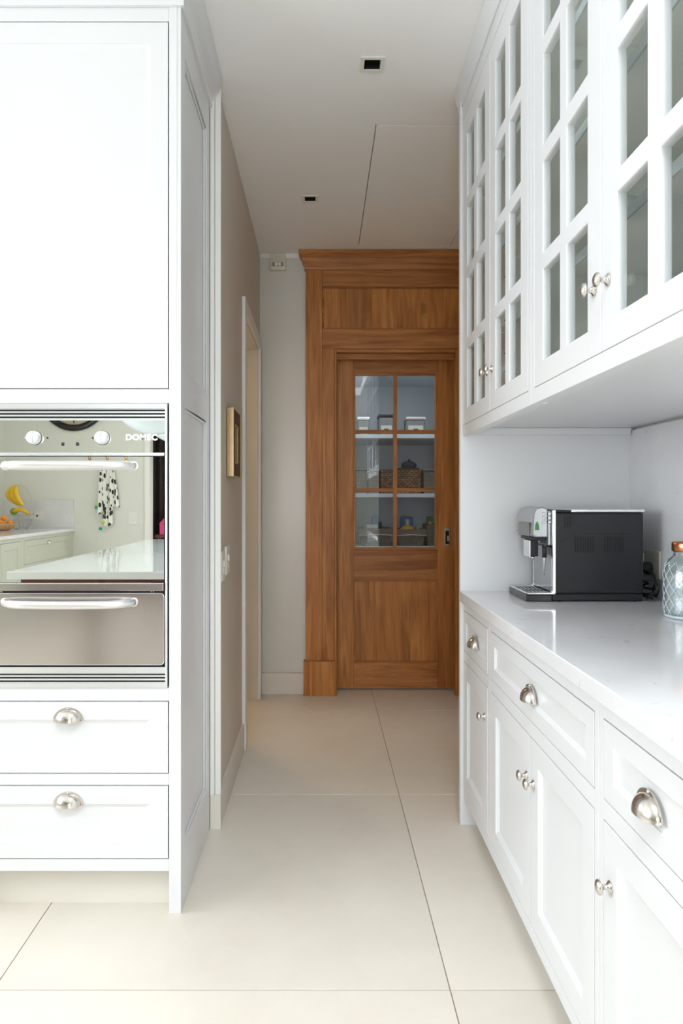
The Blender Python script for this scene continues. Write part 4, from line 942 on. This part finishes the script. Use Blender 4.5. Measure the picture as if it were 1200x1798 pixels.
# ================================================================== KITCHEN BEHIND THE VIEWER (seen mirrored in the oven)
Dm = 2*Yg - YB
rx = lambda p, D=Dm: (p-563)*D/1210; rz = lambda q, D=Dm: CAMZ-(q-878)*D/1210
# side run of cabinets along the left wall
XS = -3.13
sr = thing('sage_cabinet', 'sage green cabinet with wide drawer mirrored in the oven', 'cabinet', (-3.55, -3.6, 0))
fS = lambda u, v, w: (XS+w, u, v)
obj('carcass', B(XL+0.001, XS-0.0245, YB+0.001, -2.93, 0.0, 0.893), 'sage', sr)
obj('face_frame', MB().holes(fS, YB+0.001, -2.93, 0.08, 0.893, -0.024, -0.0005, [(-4.30, -2.97, 0.60, 0.855), (-4.30, -2.97, 0.13, 0.56)]), 'sage', sr, bevel=0.001)
d = obj('drawer', MB().shaker(fS, -4.297, -2.973, 0.603, 0.852, 0.022, (0.06,)*4, 0.008, 0.012), 'sage', sr)
obj('drawer', MB().shaker(fS, -4.297, -2.973, 0.133, 0.557, 0.022, (0.06,)*4, 0.008, 0.012), 'sage', sr)
CUPP = CUP.copy(); CUPP.transform(Matrix.Rotation(radians(90), 4, 'Z'))
inst('cup_pull', CUPP, d, (XS+0.0003, -3.63, 0.79))
s2 = thing('sage_cabinet', 'sage green cabinet with tall door at mirrored left edge', 'cabinet', (-3.55, -2.4, 0))
obj('carcass', B(XL+0.001, XS-0.0245, -2.9295, -1.95, 0.0, 0.893), 'sage', s2)
obj('face_frame', MB().holes(fS, -2.9295, -1.95, 0.08, 0.893, -0.024, -0.0005, [(-2.89, -2.0, 0.13, 0.855)]), 'sage', s2, bevel=0.001)
obj('cabinet_door', MB().shaker(fS, -2.887, -2.448, 0.133, 0.852, 0.022, (0.07,)*4, 0.008, 0.012), 'sage', s2)
obj('cabinet_door', MB().shaker(fS, -2.443, -2.003, 0.133, 0.852, 0.022, (0.07,)*4, 0.008, 0.012), 'sage', s2)
tag(obj('worktop', B(XL+0.001, XS+0.02, YB+0.001, -1.93, 0.8935, 0.93), 'quartz', bevel=0.002), 'pale stone worktop under the fruit, mirrored in the oven', 'worktop')
tag(obj('upstand', B(XL+0.001, XS+0.012, YB+0.0005, YB+0.022, 0.9305, 1.285), 'quartz', bevel=0.002), 'pale stone upstand behind the fruit, mirrored in the oven', 'splashback')
so = thing('wall_socket', 'white double socket on the upstand behind the fruit', 'socket', (rx(65), YB+0.023, 1.03))
obj('plate', B(rx(53), rx(77), YB+0.0225, YB+0.030, rz(913), rz(898)), 'plate', so, bevel=0.002)
obj('outlet', B(rx(63.5), rx(66.5), YB+0.0302, YB+0.032, rz(907), rz(904)), 'black', so)
sw2 = thing('light_switch', 'white switch plate below the hooks, mirrored in the oven', 'switch', (rx(231), YB+0.001, 0.98))
obj('plate', B(rx(223.5), rx(238), YB+0.0005, YB+0.009, rz(921), rz(899)), 'plate', sw2, bevel=0.002)
obj('rocker', B(rx(226.5), rx(231), YB+0.0092, YB+0.013, rz(915), rz(905)), 'plate', sw2, bevel=0.001); obj('rocker', B(rx(231.5), rx(236), YB+0.0092, YB+0.013, rz(915), rz(905)), 'plate', sw2, bevel=0.001)
# hooks and towel
for k, p in enumerate((156, 220, 187)):
    h = thing('coat_hook', ['brass hook left of the hanging towel', 'brass hook right of the hanging towel', 'brass hook carrying the hanging towel'][k], 'hook', (rx(p), YB+0.001, rz(806)), 'brass hooks on the kitchen wall')
    obj('back_plate', B(rx(p)-0.012, rx(p)+0.012, YB+0.0005, YB+0.008, rz(812), rz(800)), 'brass', h, bevel=0.002)
    obj('prong', MB().tube([(rx(p), YB+0.008, rz(806)), (rx(p), YB+0.04, rz(807)), (rx(p), YB+0.055, rz(804)), (rx(p), YB+0.058, rz(801))], [0.006, 0.006, 0.006, 0.008], 10), 'brass', h)
tw_ = thing('tea_towel', 'white tea towel with black leaf print and pompom tassels', 'towel', (rx(187), YB+0.06, rz(812)))
def towel(cx, wtop, wbot, ztop, zbot, ph, y):
    n, m_ = 28, 22; vs = []
    for j in range(m_+1):
        t = j/m_; w = wtop+(wbot-wtop)*t**0.6
        for i in range(n+1):
            s_ = i/n*2-1
            vs.append((cx+s_*w+0.02*t*sin(ph), y+0.018*sin(s_*7+ph+t)*(0.35+t*0.65)+0.01*sin(3*t+ph), ztop+(zbot-ztop)*t-0.05*t*abs(s_)*sin(ph+1)))
    fs = [(j*(n+1)+i, j*(n+1)+i+1, (j+1)*(n+1)+i+1, (j+1)*(n+1)+i) for j in range(m_) for i in range(n)]
    return MB().add(vs, fs, True)
for a in ((rx(182), 0.018, 0.075, rz(812), rz(898), 0.3, YB+0.07), (rx(194), 0.018, 0.09, rz(813), rz(890), 2.0, YB+0.045), (rx(191), 0.02, 0.07, rz(850), rz(926), 4.0, YB+0.055)):
    f_ = obj('cloth_fold', towel(*a), 'towel', tw_); so_ = f_.modifiers.new('thickness', 'SOLIDIFY'); so_.thickness = 0.004
for p, q, m_ in ((171, 886, 'limepom'), (171, 891, 'teal'), (183, 917, 'limepom'), (178, 928, 'teal')): obj('pompom', MB().ball((rx(p), YB+0.08, rz(q)), 0.022), m_, tw_)
# clock
ck = thing('wall_clock', 'large round black-rimmed wall clock mirrored at the oven top', 'clock', (rx(129), YB+0.001, rz(698)-0.42))
cc = (rx(129), YB+0.001, rz(698))
rim = MB(); 
prof2 = [(0.345, 0), (0.42, 0), (0.425, 0.03), (0.405, 0.045), (0.365, 0.042), (0.345, 0.028)]
nn = 56; vs = []; fs = []
for r, h in prof2:
    for k in range(nn): vs.append((cc[0]+r*cos(2*pi*k/nn), cc[1]+h, cc[2]+r*sin(2*pi*k/nn)))
for i in range(6):
    for k in range(nn): fs.append((i*nn+k, i*nn+(k+1) % nn, ((i+1) % 6)*nn+(k+1) % nn, ((i+1) % 6)*nn+k))
obj('rim', MB().add(vs, fs, True), 'gloss_black', ck)
obj('dial', MB().lathe([(0.35, 0.001), (0.35, 0.022)], cc, 'y', 48, 1), 'clockface', ck)
for k in range(12):
    a = 2*pi*k/12; c0 = Vector((sin(a), 0, cos(a))); 
    obj('hour_mark', MB().tube([Vector(cc)+c0*0.28+Vector((0, 0.024, 0)), Vector(cc)+c0*0.325+Vector((0, 0.024, 0))], 0.007, 6), 'black', ck)
for a, L in ((radians(50), 0.15), (radians(300), 0.22)): obj('clock_hand', MB().tube([Vector(cc)+Vector((0, 0.028, 0)), Vector(cc)+Vector((sin(a)*L, 0.028, cos(a)*L))], 0.006, 6), 'black', ck)
# curtained opening
dr3 = thing('door_3', 'white framed opening with dark curtain mirrored at oven right', 'doorway', (-1.7, YB, 0), kind='structure')
obj('casing', B(-2.225, -2.16, YB, YB+0.02, 0, 2.41), 'white', dr3, bevel=0.002); obj('casing', B(-1.25, -1.19, YB, YB+0.02, 0, 2.41), 'white', dr3, bevel=0.002); obj('casing', B(-2.16, -1.25, YB, YB+0.02, 2.35, 2.41), 'white', dr3, bevel=0.002)
cv = MB(); vs = []; n = 120
for j in (0, 1):
    for i in range(n+1): vs.append((-2.45+1.45*i/n, YB-0.42+0.04*sin(i*0.75)+0.015*sin(i*1.9), 2.5 if j else 0.02))
cv.add(vs, [(i, i+1, n+2+i, n+1+i) for i in range(n)], True)
cu_ = obj('curtain', cv, 'curtain'); cu_.modifiers.new('thickness', 'SOLIDIFY').thickness = 0.004; tag(cu_, 'dark brown pleated curtain in the mirrored opening', 'curtain')
obj_ = thing('low_stool', 'dark red wooden stool under the pink box', 'stool', (-1.95, YB-0.22, 0))
obj('seat', B(-2.14, -1.76, YB-0.36, YB-0.16, 0.80, 0.84), 'darkwood', obj_, bevel=0.004)
for a in (-2.12, -1.80):
    for b in (YB-0.34, YB-0.20): obj('leg', B(a, a+0.03, b, b+0.03, 0, 0.7995), 'darkwood', obj_)
pb_ = thing('gift_box', 'bright pink cardboard box standing on the dark stool', 'box', (-1.95, YB-0.26, 0.8405))
obj('box_body', B(-2.08, -1.82, YB-0.35, YB-0.17, 0.8405, 0.98), 'pink', pb_, bevel=0.003)
obj('lid', MB().prism([(-2.085, 0.9805), (-1.815, 0.9805), (-1.815, 1.14), (-1.98, 1.10)], lambda p,q,t: (p,t,q), YB-0.355, YB-0.165), 'pink', pb_)
# the island
il = thing('kitchen_island', 'kitchen island with dark timber base, mirrored in the oven', 'island', (-1.05, -0.7, 0))
for a, b, c, d_ in ((-1.57, -0.60, 0.655, 0.68), (-1.57, -0.60, -2.10, -2.075), (-1.57, -1.545, -2.075, 0.655), (-0.625, -0.60, -2.075, 0.655)):
    obj('apron', B(a, b, c, d_, 0.77, 0.8795), 'darkwood', il, bevel=0.002)
for a in (-1.54, -0.71):
    for b in (-2.07, -0.3): obj('leg', B(a, a+0.08, b, b+0.08, 0, 0.7695), 'darkwood', il, bevel=0.004)
obj('island_top', B(-1.605, -0.55, -2.18, 0.765, 0.88, 0.92), 'islandtop', il, bevel=0.004)
# pendants over the island
for k, y in enumerate((-0.45, -1.55)):
    x, z = (-1.15, 1.735) if k == 0 else (-1.22, 1.765)
    pn = thing('pendant_lamp', ['pale enamel dome pendant lamp, front one over the island', 'pale enamel dome pendant lamp, rear one over the island'][k], 'pendant lamp', (x, y, z), 'dome pendants over the island')
    R_ = 0.30; pf = [(0.02, 0.0)] + [(R_*sin(a), R_*(1-cos(a))) for a in [radians(8+i*8.2) for i in range(11)]] + [(0.29, 0.34), (0.22, 0.42), (0.06, 0.47), (0.03, 0.52)]
    obj('shade', MB().lathe(pf, (x, y, z), n=40), 'pendant', pn)
    obj('cord', MB().tube([(x, y, z+0.50), (x, y, ZC-0.025)], 0.004, 8), 'black', pn)
    obj('ceiling_rose', MB().lathe([(0.05, 0), (0.055, 0.0235)], (x, y, ZC-0.025), n=20), 'plate', pn)
# fruit on the side worktop
zf = 0.9305; fx, fy, fyb = -3.79, -3.98, -3.83
bw = tag(obj('fruit_bowl', lat([(0.10, 0), (0.14, 0.015), (0.175, 0.055), (0.19, 0.085)], (fx, fyb, zf), 36, 0.008), 'bowlwood', loc=(fx, fyb, zf)), 'pale wooden bowl filled with oranges, mirrored in the oven', 'bowl')
ops = [(0.13, 0.02, 0.088), (0.06, 0.09, 0.086), (0.0, 0.12, 0.09), (-0.08, 0.08, 0.086), (0.03, 0.02, 0.082), (0.08, 0.06, 0.145), (-0.02, 0.05, 0.140)]
olab = ['orange at the right rim of the wooden bowl', 'orange in front right in the wooden bowl', 'orange in the middle front of the wooden bowl', 'orange at the left of the wooden bowl',
        'orange at the bottom centre of the wooden bowl', 'topmost orange, right of the kiwi', 'upper orange beneath the kiwi']
for k, (a, b, c) in enumerate(ops):
    o = tag(obj('orange', MB().ball((fx+a, fyb+b, zf+c), 0.037, 0.037, 0.035), 'orange'), olab[k], 'orange', 'oranges in the wooden bowl')
tag(obj('kiwi_fruit', MB().ball((fx-0.01, fyb+0.095, zf+0.158), 0.034, 0.03, 0.03), 'kiwi'), 'brown kiwi fruit lying on top of the oranges', 'kiwi')
tag(obj('green_apple', MB().ball((fx+0.035, fy-0.15, zf+0.215), 0.046, 0.046, 0.044), 'lime'), 'green apple above the oranges in wire basket', 'apple')
wbk = thing('wire_fruit_stand', 'silver wire fruit stand with banana hook behind wooden bowl', 'fruit stand', (fx+0.10, fy-0.205, zf))
wc = (fx+0.10, fy-0.205)
for zq, rr in ((0.004, 0.07), (0.11, 0.13), (0.17, 0.15)): obj('hoop', MB().tube([(wc[0]+rr*cos(2*pi*i/32), wc[1]+rr*sin(2*pi*i/32), zf+zq) for i in range(32)], 0.003, 6, True), 'wire', wbk)
for k in range(14):
    a = 2*pi*k/14; obj('wire_rib', MB().tube([(wc[0]+r*cos(a), wc[1]+r*sin(a), zf+z) for r, z in ((0.07, 0.004), (0.105, 0.05), (0.13, 0.11), (0.15, 0.17))], 0.002, 5), 'wire', wbk)
for s_ in (-0.006, 0.006): obj('hook_wire', MB().tube([(wc[0]-0.03+0.18*cos(t), wc[1]+s_, zf+0.17+0.37*sin(t)) for t in [pi/2*i/14*1.2 for i in range(15)]], 0.003, 6), 'wire', wbk)
def banana(lb, pts, r):
    n = len(pts); rr = [r*(0.28 if i == 0 else (0.35 if i == n-1 else (0.65+0.35*sin(pi*i/(n-1))))) for i in range(n)]
    tag(obj('banana', MB().tube(pts, rr, 8), 'banana'), lb, 'banana', 'bunch of bananas')
top = Vector((wc[0]-0.01, wc[1]+0.075, zf+0.53))
for k in range(3):
    banana(['leftmost banana hanging from the hook', 'middle banana hanging from the hook', 'rightmost banana hanging from the hook'][k],
        [top+Vector((-0.085*sin(pi*t)*(1.15-0.45*k)+0.036*(k-1)+0.075*t*t, 0.05*k, -0.24*t)) for t in [i/10 for i in range(11)]], 0.030)
banana('loose banana lying across the fruit stand', [Vector((fx+0.05+0.20*t, fy-0.085, zf+0.215+0.035*sin(pi*t)-0.03*t)) for t in [i/10 for i in range(11)]], 0.026)
